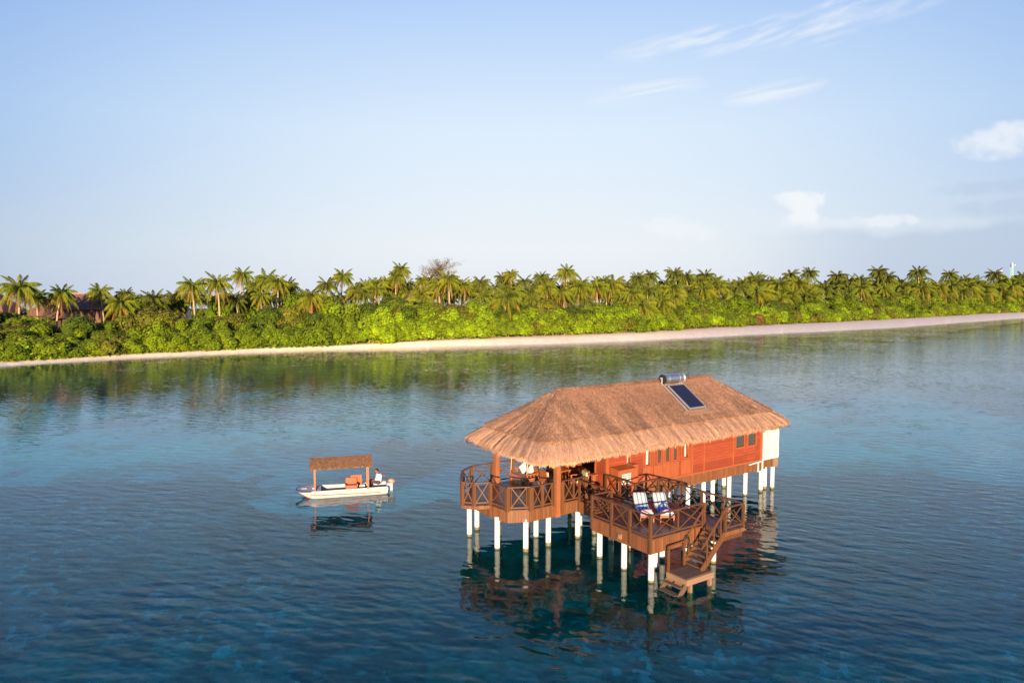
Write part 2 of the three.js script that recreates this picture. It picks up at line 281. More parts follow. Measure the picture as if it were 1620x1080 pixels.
// pilings
{
  const P = [[-3.16, -8.35], [-2.4, -8.95], [-3.0, -6.25], [-2.14, -5.32], [-0.72, -6.53], [-0.9, -5.36], [-1.0, -9.2], [0.7, -9.2], [1.89, -6.57], [0.8, -5.4], [2.6, -8.2],
    [0.02, -3.0], [0, -1.5], [0, 0], [1.79, -5.4], [1.68, -4.13], [2.2, -3.4], [1.1, -0.8], [1.95, -1.3], [1.75, -2.9], [2.5, -0.1], [3.55, 0.02], [3.5, -1.5], [3.45, -3.0],
    [4.2, -5.62], [5.5, -5.62], [6.87, -5.55], [8.24, -5.55], [9.37, -5.5], [10.21, -5.6], [11.49, -5.55], [12.79, -5.5], [14.15, -5.5], [14.85, -5.75], [15.2, -5.5],
    [4.2, -9.4], [6, -9.4], [7.9, -9.4], [9.6, -9.4], [11.4, -9.4], [13.1, -9.4], [15.1, -9.4], [13.1, -7.2], [6.5, -7.4], [9.4, -7.4]];
  const TOP = SK + 0.12, shaft = cyl(0.118, 0.118, TOP + 0.03, 0, -0.03, 0, 16), band = cyl(0.124, 0.122, 9.03, 0, -9, 0, 16);
  for (const [a, n] of P) { const p = part('piling', shaft, M.white, villa); p.position.set(a, 0, n); const b = part('encrusted_foot', band, M.stain, p); b.position.y = 0.03 + vr() * 0.1; b.rotation.y = vr() * 6; }
}
// floors: plan outlines, planked
const platform = [[2.35, -5.2], [-2.07, -5.2], [-2.9, -5.62], [-3.06, -6.7], [-3.06, -8.55], [-2.28, -9.65], [2.35, -9.65]];
const bay = [[-3.06, -6.72], [-3.72, -7.0], [-4.06, -7.42], [-3.72, -8.05], [-3.38, -8.62], [-3.06, -9.05]];
const corridor = [[0.6, -5.2], [2.25, -5.2], [2.25, -2.9], [0.6, -2.9]];
const terrace = [[-0.42, -2.95], [3.75, -3.3], [3.75, 1.32], [2.6, 1.32], [2.6, 0.35], [-0.42, 0.35]];
function insideX(poly, z) { const xs = []; for (let i = 0; i < poly.length; i++) { const [x0, z0] = poly[i], [x1, z1] = poly[(i + 1) % poly.length]; if ((z0 <= z) !== (z1 <= z)) xs.push(x0 + (z - z0) / (z1 - z0) * (x1 - x0)); } return xs.sort((a, b) => a - b); }
function planks(poly, y, step = 0.145) {
  const zs = poly.map((p) => p[1]), out = [];
  for (let z = Math.min(...zs) + 0.01; z < Math.max(...zs) - 0.02; z += step) { const xs = insideX(poly, z + step / 2); for (let k = 0; k + 1 < xs.length; k += 2) { let a = xs[k]; while (a < xs[k + 1] - 0.05) { const b = Math.min(xs[k + 1], a + 1.6 + vr() * 1.4); out.push(shade(bspan(a, b - 0.006, y - 0.035, y - vr() * 0.003, z, z + step - 0.012, 0), 0.5)); a = b; } } }
  return out;
}
stuffPart('deck_planks', [...planks(platform, DECK), ...planks(bay, DECK), ...planks(corridor, DECK - 0.005), ...planks(terrace, DECK - 0.002)], M.deck, villa);
const floorShape = (poly, y, h) => { const s = new THREE.Shape(poly.map(([x, z]) => new THREE.Vector2(x, -z))); return new THREE.ExtrudeGeometry(s, { depth: h, bevelEnabled: false }).rotateX(-Math.PI / 2).translate(0, y, 0); };
for (const poly of [platform, corridor, terrace, [[2.35, -5.32], [15.35, -5.32], [15.35, -9.9], [2.35, -9.9]]]) part('floor_frame', floorShape(poly.map(([x, z]) => { const cx = poly.reduce((s, q) => s + q[0], 0) / poly.length, cz = poly.reduce((s, q) => s + q[1], 0) / poly.length; return [cx + (x - cx) * 0.985, cz + (z - cz) * 0.985]; }), SK + 0.15, DECK - 0.05 - SK - 0.15), M.railDark, villa);
part('floor_frame', floorShape(bay, DECK - 0.14, 0.1), M.railDark, villa);
// skirts of upright boards
function skirt(path, y0, y1) {
  const out = [];
  for (let i = 0; i < path.length - 1; i++) { const [x0, z0] = path[i], [x1, z1] = path[i + 1], L = Math.hypot(x1 - x0, z1 - z0), n = Math.max(1, Math.round(L / 0.115)), ang = Math.atan2(-(z1 - z0), x1 - x0); for (let k = 0; k < n; k++) { const t = (k + 0.5) / n; out.push(shade(box(L / n - 0.012, y1 - y0 + (vr() - 0.5) * 0.02, 0.024 + vr() * 0.008, 0, 0, 0, 1).rotateY(ang).translate(lerp(x0, x1, t), (y0 + y1) / 2, lerp(z0, z1, t)), 0.4)); } }
  return out;
}
stuffPart('skirt_boards', [...skirt([[0.62, -5.17], [-2.06, -5.17], [-2.9, -5.6], [-3.07, -6.7], [-3.07, -8.6], [-2.3, -9.67], [2.4, -9.67]], SK, DECK - 0.04),
  ...skirt([[-3.1, -6.7], [-3.74, -6.98], [-4.08, -7.42], [-3.74, -8.06], [-3.4, -8.64], [-3.08, -9.07]], DECK - 0.18, DECK - 0.03),
  ...skirt([[0.58, -5.17], [0.58, -2.98]], SK, DECK - 0.04), ...skirt([[0.58, -2.98], [-0.44, -2.98], [-0.44, 0.37], [2.3, 0.37]], SK - 0.04, DECK - 0.04), ...skirt([[2.62, 0.4], [2.62, 1.34]], DECK - 0.2, DECK - 0.04), ...skirt([[2.6, 1.35], [3.78, 1.35], [3.78, -3.3], [2.27, -3.2], [2.27, -5.2]], DECK - 0.2, DECK - 0.04),
  ...skirt([[2.4, -5.33], [14.3, -5.33]], SK, DECK), ...skirt([[15.38, -5.4], [15.38, -9.9], [2.4, -9.93]], SK, DECK)], M.skirt, villa);
part('deck_edge', [beam([0.6, DECK - 0.02, -5.15], [-2.07, DECK - 0.02, -5.15], 0.05, 0.05), beam([-2.07, DECK - 0.02, -5.15], [-2.93, DECK - 0.02, -5.6], 0.05, 0.05), beam([-0.46, DECK - 0.02, -2.95], [-0.46, DECK - 0.02, 0.39], 0.05, 0.05), beam([-0.48, DECK - 0.02, 0.39], [2.6, DECK - 0.02, 0.39], 0.05, 0.05)], M.rail, villa);

// railings: posts, rails and crossed braces
function railing(path, opt = {}) {
  const { y0 = DECK + 0.1, y1 = RAILY, post = 0.09, foot = DECK - 0.02, panels = null, mat = M.rail, first = true, last = true, stiles = false, thin = 0.042 } = opt;
  const g = sub('railing', villa);
  for (let i = 0; i < path.length; i++) if ((i > 0 || first) && (i < path.length - 1 || last)) { const [x, z] = path[i]; part('post', bspan(x - post / 2, x + post / 2, foot, y1 - 0.022, z - post / 2, z + post / 2), mat, g); }
  for (let i = 0; i < path.length - 1; i++) {
    const [x0, z0] = path[i], [x1, z1] = path[i + 1], L = Math.hypot(x1 - x0, z1 - z0), n = panels ? panels[i] : Math.max(1, Math.round(L / 1.05));
    const P = (t) => [lerp(x0, x1, t), lerp(z0, z1, t)];
    part('top_rail', beam([x0, y1, z0], [x1, y1, z1], 0.1, 0.045), M.railDark, g);
    part('bottom_rail', beam([x0, y0, z0], [x1, y0, z1], thin, 0.055), mat, g);
    for (let k = 0; k < n; k++) {
      const m = (post * 0.6) / L, [a, b] = P(Math.max(k / n, m)), [c, d] = P(Math.min((k + 1) / n, 1 - m));
      if (k) { const [e, f] = P(k / n); part('post', bspan(e - 0.03, e + 0.03, y0, y1 - 0.022, f - 0.03, f + 0.03), mat, g); }
      if (stiles) for (const q of [0.08, 0.92]) part('stile', bspan(lerp(a, c, q) - 0.02, lerp(a, c, q) + 0.02, y0 - 0.08, y1 - 0.022, lerp(b, d, q) - 0.02, lerp(b, d, q) + 0.02), mat, g);
      const lo = y0 + 0.03, hi = y1 - 0.024, q0 = stiles ? 0.09 : 0.02, q1 = 1 - q0, nx = -(z1 - z0) / L * 0.022, nz = (x1 - x0) / L * 0.022;
      part('brace', beam([lerp(a, c, q0) + nx, lo, lerp(b, d, q0) + nz], [lerp(a, c, q1) + nx, hi, lerp(b, d, q1) + nz], 0.03, 0.042), mat, g);
      part('brace', beam([lerp(a, c, q0) - nx, hi, lerp(b, d, q0) - nz], [lerp(a, c, q1) - nx, lo, lerp(b, d, q1) - nz], 0.03, 0.042), mat, g);
    }
  }
  return g;
}
railing([[1.02, -5.14], [-0.35, -5.12]], { post: 0.17, y1: 2.84, foot: SK + 0.08, panels: [2] });
railing([[-0.75, -5.12], [-2.05, -5.12], [-2.92, -5.58]], { post: 0.17, y1: 2.84, foot: DECK - 0.05, panels: [2, 1], stiles: true });
railing([[-2.92, -5.58], [-3.06, -6.72], [-3.72, -7.0], [-4.06, -7.42], [-3.72, -8.05], [-3.38, -8.62], [-3.04, -9.15], [-2.28, -9.64], [-1.1, -9.66], [0.1, -9.64], [1.2, -9.62], [2.3, -9.62]], { post: 0.14, y1: 2.84, panels: [1, 1, 1, 1, 1, 1, 1, 1, 1, 1, 1], first: false });
const lowRail = { mat: M.railTerrace };
railing([[0.6, -5.05], [0.6, -2.95], [-0.46, -2.95], [-0.46, -1.75], [-0.46, -0.7], [-0.46, 0.39]], { ...lowRail, foot: SK + 0.05, y1: 2.76, panels: [2, 1, 1, 1, 1], last: false });
railing([[-0.46, 0.39], [2.5, 0.39]], { ...lowRail, foot: SK, y1: 2.76, panels: [2], post: 0.1 });
railing([[2.22, -5.1], [2.22, -3.2], [3.72, -3.28], [3.75, -1.9], [3.75, -0.8], [3.75, 0.3], [3.75, 1.3], [2.68, 1.3]], { ...lowRail, y1: 2.76, panels: [2, 1, 1, 1, 1, 1, 1] });

// stair down to the landing and on into the water
{
  const g = sub('staircase', villa), top = [2.58, DECK - 0.06], bot = [1.42, 0.55], n = 7;
  for (let k = 0; k < n; k++) { const t = (k + 0.6) / n, x = lerp(top[0], bot[0], t), y = lerp(top[1], bot[1], t); part('tread', bspan(x - 0.16, x + 0.14, y - 0.02, y + 0.022, 0.46, 1.27, 2), M.greyWood, g); }
  for (const z of [0.43, 1.3]) part('stringer', beam([top[0] + 0.06, top[1] - 0.06, z], [bot[0] - 0.08, bot[1] - 0.02, z], 0.05, 0.24), M.rail, g);
  for (const z of [0.43, 1.34]) { part('handrail', beam([2.66, 2.76, z], [1.3, 1.42, z], 0.05, 0.05), M.rail, g); for (const t of [0.2, 0.5, 0.8]) { const x = lerp(2.62, 1.34, t); part('baluster', bspan(x - 0.02, x + 0.02, lerp(1.7, 0.5, t), lerp(2.72, 1.46, t), z - 0.02, z + 0.02), M.rail, g); } }
  const l = sub('landing', villa);
  for (let k = 0; k < 6; k++) { const z = 0.58 + k * 0.157; part('plank', bspan(0.28, 1.68, 0.5, 0.55 - vr() * 0.006, z, z + 0.147, 0), M.greyWood, l); }
  for (const [x, z] of [[0.36, 0.62], [1.6, 0.62], [0.5, 1.5], [1.6, 1.48]]) part('leg', bspan(x - 0.06, x + 0.06, -7, 0.49, z - 0.06, z + 0.06), M.paleWood, l);
  part('fascia', bspan(0.24, 1.72, 0.3, 0.52, 1.525, 1.565), M.paleWood, l); part('fascia', bspan(0.235, 0.275, 0.3, 0.52, 0.56, 1.52), M.paleWood, l); part('fascia', bspan(1.685, 1.725, 0.3, 0.52, 0.56, 1.52), M.paleWood, l);
  for (const z of [0.72, 1.2]) part('bracket', new THREE.CylinderGeometry(0.17, 0.17, 0.05, 18, 1, false, 0, Math.PI).rotateX(Math.PI / 2).rotateZ(-Math.PI / 2).rotateY(Math.PI / 2).translate(0.21, 0.3, z), M.paleWood, l);
  for (const [x, z] of [[0.3, 0.6], [1.28, 0.5]]) part('handrail_post', bspan(x - 0.035, x + 0.035, 0.5, 1.5, z - 0.035, z + 0.035), M.rail, l);
  part('handrail', beam([0.3, 1.5, 0.6], [1.28, 1.5, 0.5], 0.05, 0.05), M.rail, l);
  const s = sub('swim_steps', villa);
  for (let k = 0; k < 5; k++) part('tread', bspan(-0.02 - k * 0.24, 0.24 - k * 0.24, 0.22 - k * 0.24, 0.26 - k * 0.24, 0.66, 1.46, 2), M.greyWood, s);
  for (const z of [0.62, 1.5]) part('stringer', beam([0.26, 0.28, z], [-1.2, -1.1, z], 0.05, 0.2), M.greyWood, s);
}
part('lamp_box', [bspan(-0.53, -0.47, 1.42, 1.62, -1.32, -1.14), bspan(-0.56, -0.53, 1.47, 1.58, -1.29, -1.17)], M.paleWood, villa);

// house walls
const FN = -5.3;
{
  const clad = [], H1 = 4.36, open = [[3.7, 3.9, 2.95, 3.8], [4.94, 5.24, 2.76, 3.8], [5.74, 5.99, 2.78, 3.62], [6.31, 6.55, 2.78, 3.6], [6.87, 7.09, 2.8, 3.6], [7.64, 7.92, 2.8, 3.75], [11.68, 12.34, 2.82, 3.56], [12.68, 13.34, 2.82, 3.56]];
  const cuts = [2.5, ...open.flatMap((o) => [o[0], o[1]]), 13.93];
  const slab = (a0, a1, y0, y1) => { if (a1 - a0 < 0.02) return; for (let y = y0; y < y1 - 0.01; y += 0.155) { const t = Math.min(y + 0.148, y1); clad.push(shade(bspan(a0, a1, y, t, FN - 0.1, FN - vr() * 0.006, 0), 0.3)); } clad.push(tint(bspan(a0, a1, y0, y1, FN - 0.13, FN - 0.101, 0), 0.4, 0.4, 0.4)); };
  for (let k = 0; k < cuts.length - 1; k++) { const o = open.find((q) => q[0] === cuts[k]); if (o) { slab(o[0], o[1], DECK, o[2]); slab(o[0], o[1], o[3], H1); } else slab(cuts[k], cuts[k + 1], DECK, H1); }
  for (let y = DECK; y < H1 - 0.01; y += 0.155) clad.push(shade(bspan(2.4, 15.3, y, Math.min(H1, y + 0.148), -9.9, -9.8, 0), 0.3));
  // porch side: wall with a wide doorway
  for (const [z0, z1, y0] of [[-6.0, FN, DECK], [-9.8, -8.3, DECK], [-8.3, -6.0, 3.85]]) for (let y = y0; y < H1 - 0.01; y += 0.155) clad.push(shade(bspan(2.4, 2.5, y, Math.min(H1, y + 0.148), z0, z1, 2), 0.3));
  stuffPart('plank_cladding', clad, M.wall, villa);
  part('corner_post', bspan(2.36, 2.52, DECK - 0.3, H1, FN - 0.08, FN + 0.05), M.wallTrim, villa);
  part('corner_post', bspan(13.72, 13.93, DECK - 0.1, H1, FN - 0.08, FN + 0.04), M.wallTrim, villa);
  for (const a of [8.24, 9.13, 11.46]) part('batten', bspan(a - 0.035, a + 0.035, DECK - 0.15, H1, FN - 0.02, FN + 0.035), M.wallTrim, villa);
  part('sill_board', bspan(2.52, 13.72, DECK - 0.01, DECK + 0.07, FN - 0.02, FN + 0.045), M.wallTrim, villa);
  // windows: frame and pane, curtains behind some of them
  const frame = (o, w = 0.05) => { const [a0, a1, y0, y1] = o, z0 = FN - 0.09, z1 = FN + 0.028; return [bspan(a0 - w, a0, y0 - w, y1 + w, z0, z1), bspan(a1, a1 + w, y0 - w, y1 + w, z0, z1), bspan(a0, a1, y0 - w, y0, z0, z1), bspan(a0, a1, y1, y1 + w, z0, z1)]; };
  open.forEach((o, i) => {
    const wdw = sub('window', villa);
    part('frame', frame(o, i > 5 ? 0.075 : 0.05), M.wallTrim, wdw);
    part('pane', bspan(o[0], o[1], o[2], o[3], FN - 0.06, FN - 0.052), i < 2 || i === 5 ? M.glassClear : M.glass, wdw);
    if (i < 2) part('curtain', bspan(o[0] - 0.03, o[1] + 0.03, o[2] - 0.03, o[3] + 0.05, FN - 0.15, FN - 0.135), M.cloth, wdw);
    if (i === 5) part('curtain', bspan((o[0] + o[1]) / 2, o[1] + 0.03, o[2] - 0.03, o[3] + 0.05, FN - 0.15, FN - 0.135), M.cloth, wdw);
    if (i > 5) part('curtain', [beam([o[0], 3.1, FN - 0.5], [o[1], 2.95, FN - 0.5], 0.03, 0.16), beam([o[0], 3.35, FN - 0.4], [o[1], 3.38, FN - 0.4], 0.02, 0.03)], M.cream, wdw);
  });
  // door leaves
  for (const [a0, a1] of [[5.5, 6.15], [6.16, 6.72], [6.73, 7.25], [4.76, 5.42], [7.4, 8.18]]) { const d = sub('door', villa); part('stile', bspan(a0, a0 + 0.05, DECK + 0.08, 4.2, FN, FN + 0.026), M.wallTrim, d); part('stile', bspan(a1 - 0.05, a1, DECK + 0.08, 4.2, FN, FN + 0.026), M.wallTrim, d); part('lower_panel', bspan(a0 + 0.06, a1 - 0.06, DECK + 0.12, 2.68, FN, FN + 0.014, 1), M.wallTrim, d); part('rail', bspan(a0 + 0.05, a1 - 0.05, DECK + 0.075, DECK + 0.115, FN, FN + 0.022), M.wallTrim, d); }
  // doorway on the porch
  const pd = sub('doorway', villa);
  part('jamb', bspan(2.36, 2.54, DECK, 3.9, -6.08, -6.0), M.wallTrim, pd); part('jamb', bspan(2.36, 2.54, DECK, 3.9, -8.3, -8.22), M.wallTrim, pd); part('lintel', bspan(2.36, 2.54, 3.82, 3.9, -8.22, -6.08), M.wallTrim, pd);
  // room behind: partition, ceiling
  part('room_ceiling', bspan(2.5, 13.9, 4.36, 4.42, -9.8, FN - 0.02), M.ceiling, villa);
  part('partition', bspan(8.0, 8.08, DECK, 4.36, -9.8, FN - 0.14), M.wallTrim, villa);
  part('room_floor', bspan(2.42, 13.9, DECK - 0.04, DECK + 0.004, -9.8, FN - 0.02), M.ceiling, villa);
  // white rendered bathroom end, hung on brackets over the skirt
  part('white_wall', [bspan(13.94, 15.38, DECK - 0.02, 4.3, FN - 0.12, FN + 0.06), bspan(15.26, 15.38, DECK - 0.02, 4.3, -9.9, FN - 0.12), bspan(13.94, 15.38, DECK - 0.02, 4.3, -9.9, -9.78)], M.render, villa);
  part('end_skirt', bspan(14.32, 14.72, SK + 0.08, DECK - 0.02, FN - 0.05, FN + 0.02), M.skirt.clone(), villa).material.vertexColors = false;
  part('end_skirt', bspan(14.95, 15.37, SK + 0.02, DECK - 0.02, FN - 0.05, FN + 0.04), M.paleWood, villa);
  part('drain_pipe', [beam([12.75, DECK - 0.1, FN + 0.06], [13.75, DECK - 0.04, FN + 0.06], 0.06, 0.05), bspan(13.5, 13.56, SK - 0.05, DECK - 0.06, FN + 0.04, FN + 0.1), bspan(13.86, 13.93, SK - 0.05, DECK + 0.02, FN + 0.045, FN + 0.105)], M.white, villa);
  // roof posts of the porch and its beams
  for (const [a, n, y] of [[-0.66, -5.05, SK + 0.02], [-1.05, -9.35, DECK - 0.1]]) part('roof_post', bspan(a - 0.11, a + 0.11, y, 4.2, n - 0.11, n + 0.11), M.post, villa);
  for (const [a, n] of [[-2.6, -5.7], [-2.6, -9.2]]) if (n > 0) part('roof_post', bspan(a - 0.09, a + 0.09, DECK, 4.1, n - 0.09, n + 0.09), M.post, villa);
  part('porch_beam', [beam([-1.6, 4.1, -5.05], [2.5, 4.1, -5.05], 0.14, 0.18), beam([-1.6, 4.1, -9.35], [2.5, 4.1, -9.35], 0.14, 0.18), beam([-1.6, 4.1, -9.4], [-1.6, 4.1, -5.0], 0.14, 0.18)], M.post, villa);
}

// thatched roof: an upper thatch laid over a thick lower course that curls down at the eaves
const RID = [1.4, 11.9], RN = -7.6, RY = 6.43;
const eaveAt = (() => {   // rounded rectangle, by arc length
  const a0 = -2.12, a1 = 15.25, n0 = -11.0, n1 = -4.12, rad = 0.95, pts = [];
  const arc = (ca, cn, s) => { for (let k = 0; k <= 8; k++) { const q = (s + k / 8) * Math.PI / 2; pts.push(V3(ca + rad * Math.cos(q), 0, cn + rad * Math.sin(q))); } };
  const line = (p, q) => { const m = 26; for (let k = 1; k < m; k++) pts.push(V3(lerp(p[0], q[0], k / m), 0, lerp(p[1], q[1], k / m))); };
  arc(a1 - rad, n1 - rad, 0); line([a1 - rad, n1], [a0 + rad, n1]); arc(a0 + rad, n1 - rad, 1); line([a0, n1 - rad], [a0, n0 + rad]); arc(a0 + rad, n0 + rad, 2); line([a0 + rad, n0], [a1 - rad, n0]); arc(a1 - rad, n0 + rad, 3); line([a1, n0 + rad], [a1, n1 - rad]);
  const c = new THREE.CatmullRomCurve3(pts, true, 'centripetal'); c.arcLengthDivisions = 1200; return (u) => c.getPointAt(u);
})();
function roofPoint(u, t, lift = 0) {                      // u round the eaves, t from eaves (0) to ridge (1)
  const e = eaveAt(((u % 1) + 1) % 1);
  const q = clamp(e.x, RID[0], RID[1]);
  const w = (fbm(u * 160, 3, 401, 3) - 0.5) * 0.12 * (1 - t), low = t < 0 ? -t * 1.4 : 0;
  const y = t < 0.2 ? 4.04 + 0.53 * Math.pow(Math.max(0, t) / 0.2, 0.8) : lerp(4.57, RY, (t - 0.2) / 0.8);
  return V3(lerp(e.x, q, t), y + lift + w - low + (fbm(u * 90, t * 9, 411, 3) - 0.5) * 0.05, lerp(e.z, RN, t));
}
const thatchTex = dataTex(512, 512, (u, v) => { const s = fbm(u * 90, v * 10, 421, 3, 90, 10), b = fbm(u * 6, v * 6, 431, 4, 6, 6), k = 0.45 + 0.5 * s + 0.35 * (b - 0.2); return [k, k * 0.95, k * 0.9]; });
const thatchOld = std(0.38, 0.205, 0.13, { map: thatchTex, bumpMap: thatchTex, bumpScale: 0.03, roughness: 1 }), thatchNew = std(0.48, 0.28, 0.18, { map: thatchTex, bumpMap: thatchTex, bumpScale: 0.03, roughness: 1 });
function roofSheet(rows, nu) {                           // rows: [t, lift]
  const pos = [], uv = [], idx = [];
  rows.forEach(([t, l]) => { for (let i = 0; i <= nu; i++) { const p = roofPoint(i / nu, t, l); pos.push(p.x, p.y, p.z); uv.push(i / nu * 24, t * 2); } });
  for (let j = 0; j < rows.length - 1; j++) for (let i = 0; i < nu; i++) { const a = j * (nu + 1) + i, b = a + nu + 1; idx.push(a, a + 1, b, b, a + 1, b + 1); }
  return mesh3(pos, idx, uv);
}
const roof = sub('thatched_roof', villa);
part('lower_thatch', roofSheet([[0.16, -0.36], [0.02, -0.2], [-0.01, -0.1], [0, 0], [0.03, 0], [0.07, 0], [0.12, 0], [0.17, 0], [0.21, 0.0], [0.26, -0.06]], 420), thatchNew, roof);
part('upper_thatch', roofSheet([[0.222, -0.02], [0.207, 0.05], [0.215, 0.12], [0.3, 0.1], [0.4, 0.07], [0.5, 0.07], [0.6, 0.07], [0.7, 0.07], [0.8, 0.07], [0.9, 0.07], [0.97, 0.075], [1, 0.06]], 420), thatchOld, roof);
part('roof_lining', roofSheet([[0.06, -0.3], [0.16, -0.3], [1, -0.25]], 120), M.ceiling, roof);
{
  const pts = []; for (let k = 0; k <= 20; k++) pts.push([lerp(RID[0] - 0.1, RID[1] + 0.1, k / 20), RY + 0.05 + (vr() - 0.5) * 0.03, RN]);
  part('ridge_roll', tube(pts, 0.075, 60, 8).translate(0, -0.02, 0), thatchOld, roof);
}
const blade = (() => { const g = new THREE.BufferGeometry(); g.setAttribute('position', new THREE.Float32BufferAttribute([-0.5, 0, 0, 0.5, 0, 0, 0.42, 0.04, 0.55, -0.42, 0.04, 0.55, 0.05, 0, 1], 3)); g.setIndex([0, 3, 1, 1, 3, 2, 2, 3, 4]); g.computeVertexNormals(); return g; })();
function strands(name, count, place, colour, parent, mat) {
  const im = new THREE.InstancedMesh(blade, mat, count), m = new THREE.Matrix4(), c = new THREE.Color();
  for (let i = 0; i < count; i++) { const { p, down, up, w, l } = place(i); const z = down.clone().normalize(), x = up.clone().cross(z).normalize(), y = z.clone().cross(x); m.makeBasis(x.multiplyScalar(w), y.multiplyScalar(0.6), z.multiplyScalar(l)).setPosition(p); im.setMatrixAt(i, m); im.setColorAt(i, colour(c, p)); }
  im.name = name; im.userData.kind = 'stuff'; im.castShadow = im.receiveShadow = true; parent.add(im); return im;
}
const straw = std(1, 1, 1, { roughness: 0.95 });
const strawUp = std(1, 1, 1, { roughness: 0.95 });
function roofFrame(u, t, lift) { const p = roofPoint(u, t, lift), q = roofPoint(u, t - 0.02, lift), s = roofPoint(u + 0.0015, t, lift), down = q.sub(p).normalize(), side = s.sub(p).normalize(), up = side.cross(down).normalize(); if (up.y < 0) up.negate(); return { p, down, up }; }
const jit = (v, a) => V3(v.x + (vr() - 0.5) * a, v.y + (vr() - 0.5) * a * 0.5, v.z + (vr() - 0.5) * a);
strands('thatch_straw', 70000, (i) => { const lip = i < 6000, rdg = !lip && i < 8500; if (rdg) { const sd = vr() < 0.65 ? 1 : -1; return { p: V3(lerp(RID[0] - 0.25, RID[1] + 0.25, vr()), RY + 0.1 + vr() * 0.02, RN + sd * vr() * 0.1), down: jit(V3(0, -0.45, sd * 0.9), 0.8), up: V3(0, 0.9, sd * 0.45), w: 0.02 + vr() * 0.03, l: 0.14 + vr() * 0.2 }; } const t = lip ? 0.208 + 0.02 * vr() : 0.212 + 0.785 * (1 - Math.sqrt(1 - vr() * 0.99)), f = roofFrame(vr(), t, t < 0.3 ? 0.115 : 0.09); return { p: f.p, down: jit(f.down.clone().addScaledVector(f.up, 0.06 + 0.1 * vr()), 1.0), up: f.up, w: 0.014 + vr() * 0.02, l: 0.08 + vr() * 0.14 }; },
  (c, p) => { const b = 0.5 * fbm(p.x * 0.9 + 20, p.z * 0.9 + 20, 441, 4) + 0.5 * fbm(p.x * 2.6 + 20, p.z * 0.45 + 20, 445, 3), k = (0.55 + 0.75 * vr()) * (0.3 + 1.35 * b), g = vr(); return c.setRGB(0.41 * k, (0.22 + 0.03 * g) * k, (0.135 + 0.02 * g) * k); }, roof, strawUp);
strands('eave_straw', 36000, () => { const t = 0.015 + 0.2 * vr(), f = roofFrame(vr(), t, 0.012); return { p: f.p, down: jit(f.down.clone().addScaledVector(f.up, 0.05), 0.38), up: f.up, w: 0.014 + vr() * 0.02, l: 0.16 + vr() * 0.24 }; },
  (c) => { const k = 0.68 + 0.5 * vr(), g = vr(); return c.setRGB(0.55 * k, (0.315 + 0.03 * g) * k, (0.195 + 0.03 * g) * k); }, roof, straw);
strands('eave_fringe', 17000, () => { const u = vr(), clump = fbm(u * 420, 5, 451, 2), f = roofFrame(u, 0.012, -0.02 - 0.08 * vr()), out = V3(f.down.x, 0, f.down.z).normalize(); return { p: f.p, down: jit(V3(out.x * 0.35, -1, out.z * 0.35), 0.5), up: out, w: 0.015 + vr() * 0.025, l: 0.1 + vr() * 0.12 + 0.2 * clump * clump }; },
  (c) => { const k = 0.6 + 0.55 * vr(), g = vr(); return c.setRGB(0.54 * k, (0.305 + 0.03 * g) * k, (0.19 + 0.03 * g) * k); }, roof, straw);

// ---------------------------------------------------------------- things on the villa
const onVilla = (a, y, n) => V3(a, y, n).applyAxisAngle(V3(0, 1, 0), VT).add(VP).toArray();
const vthing = (name, label, cat, a, y, n, turn = 0, group) => thing(name, label, cat, onVilla(a, y, n), VT + turn, group);
{ // solar water heater: tank on the ridge, collector down the front slope
  const t = vthing('solar_water_heater', 'solar water heater with steel tank and dark panel on the thatched roof', 'water heater', 8.72, 5.62, -6.25, 0);
  const sl = Math.atan2(2.45, 3.7);
  const tank = part('tank', new THREE.CylinderGeometry(0.26, 0.26, 1.3, 28).rotateZ(Math.PI / 2).translate(0.1, 0.93, -1.04), M.metal, t);
  part('strap', [0.5, -0.3].map((x) => new THREE.CylinderGeometry(0.266, 0.266, 0.03, 28).rotateZ(Math.PI / 2).translate(x, 0.93, -1.04)), M.alu, tank);
  part('end_cap', new THREE.CylinderGeometry(0.262, 0.24, 0.1, 24).rotateZ(Math.PI / 2).translate(-0.6, 0.93, -1.04), M.black, tank);
  part('end_cap', new THREE.CylinderGeometry(0.2, 0.262, 0.14, 24).rotateZ(Math.PI / 2).translate(0.82, 0.93, -1.04), M.alu, tank);
  part('fitting', [new THREE.CylinderGeometry(0.05, 0.05, 0.12, 10).rotateZ(Math.PI / 2).translate(-0.7, 1.0, -1.05), new THREE.CylinderGeometry(0.025, 0.025, 0.4, 8).translate(-0.72, 0.8, -0.98)], M.alu, tank);
  const inc = (g) => g.rotateX(sl);
  const y = 0.17;
  const panel = part('collector', inc(bspan(-0.6, 0.6, y - 0.07, y - 0.004, -0.92, 0.92)), M.alu, t);
  part('absorber', inc(bspan(-0.56, 0.56, y - 0.004, y + 0.004, -0.88, 0.88)), M.absorber, panel);
  part('collector_frame', [bspan(-0.6, -0.56, y - 0.003, y + 0.016, -0.92, 0.92), bspan(0.56, 0.6, y - 0.003, y + 0.016, -0.92, 0.92), bspan(-0.56, 0.56, y - 0.003, y + 0.016, -0.92, -0.88), bspan(-0.56, 0.56, y - 0.003, y + 0.016, 0.88, 0.92)].map(inc), M.alu, panel);
  part('support_board', [bspan(-1.05, 0.62, 0.0, 0.09, 0.98, 1.12), bspan(-0.85, 0.7, 0.03, 0.11, 1.16, 1.28)].map(inc), M.paleWood, t);
  part('support_rail', [bspan(-0.74, -0.68, 0.02, 0.08, -1.3, 1.1), bspan(0.66, 0.72, 0.02, 0.08, -1.3, 1.0)].map(inc), M.alu, t);
  part('tank_cradle', [bspan(-0.45, -0.4, 0.5, 0.9, -1.28, -0.96), bspan(0.55, 0.6, 0.5, 0.9, -1.28, -0.96)], M.alu, t);
}
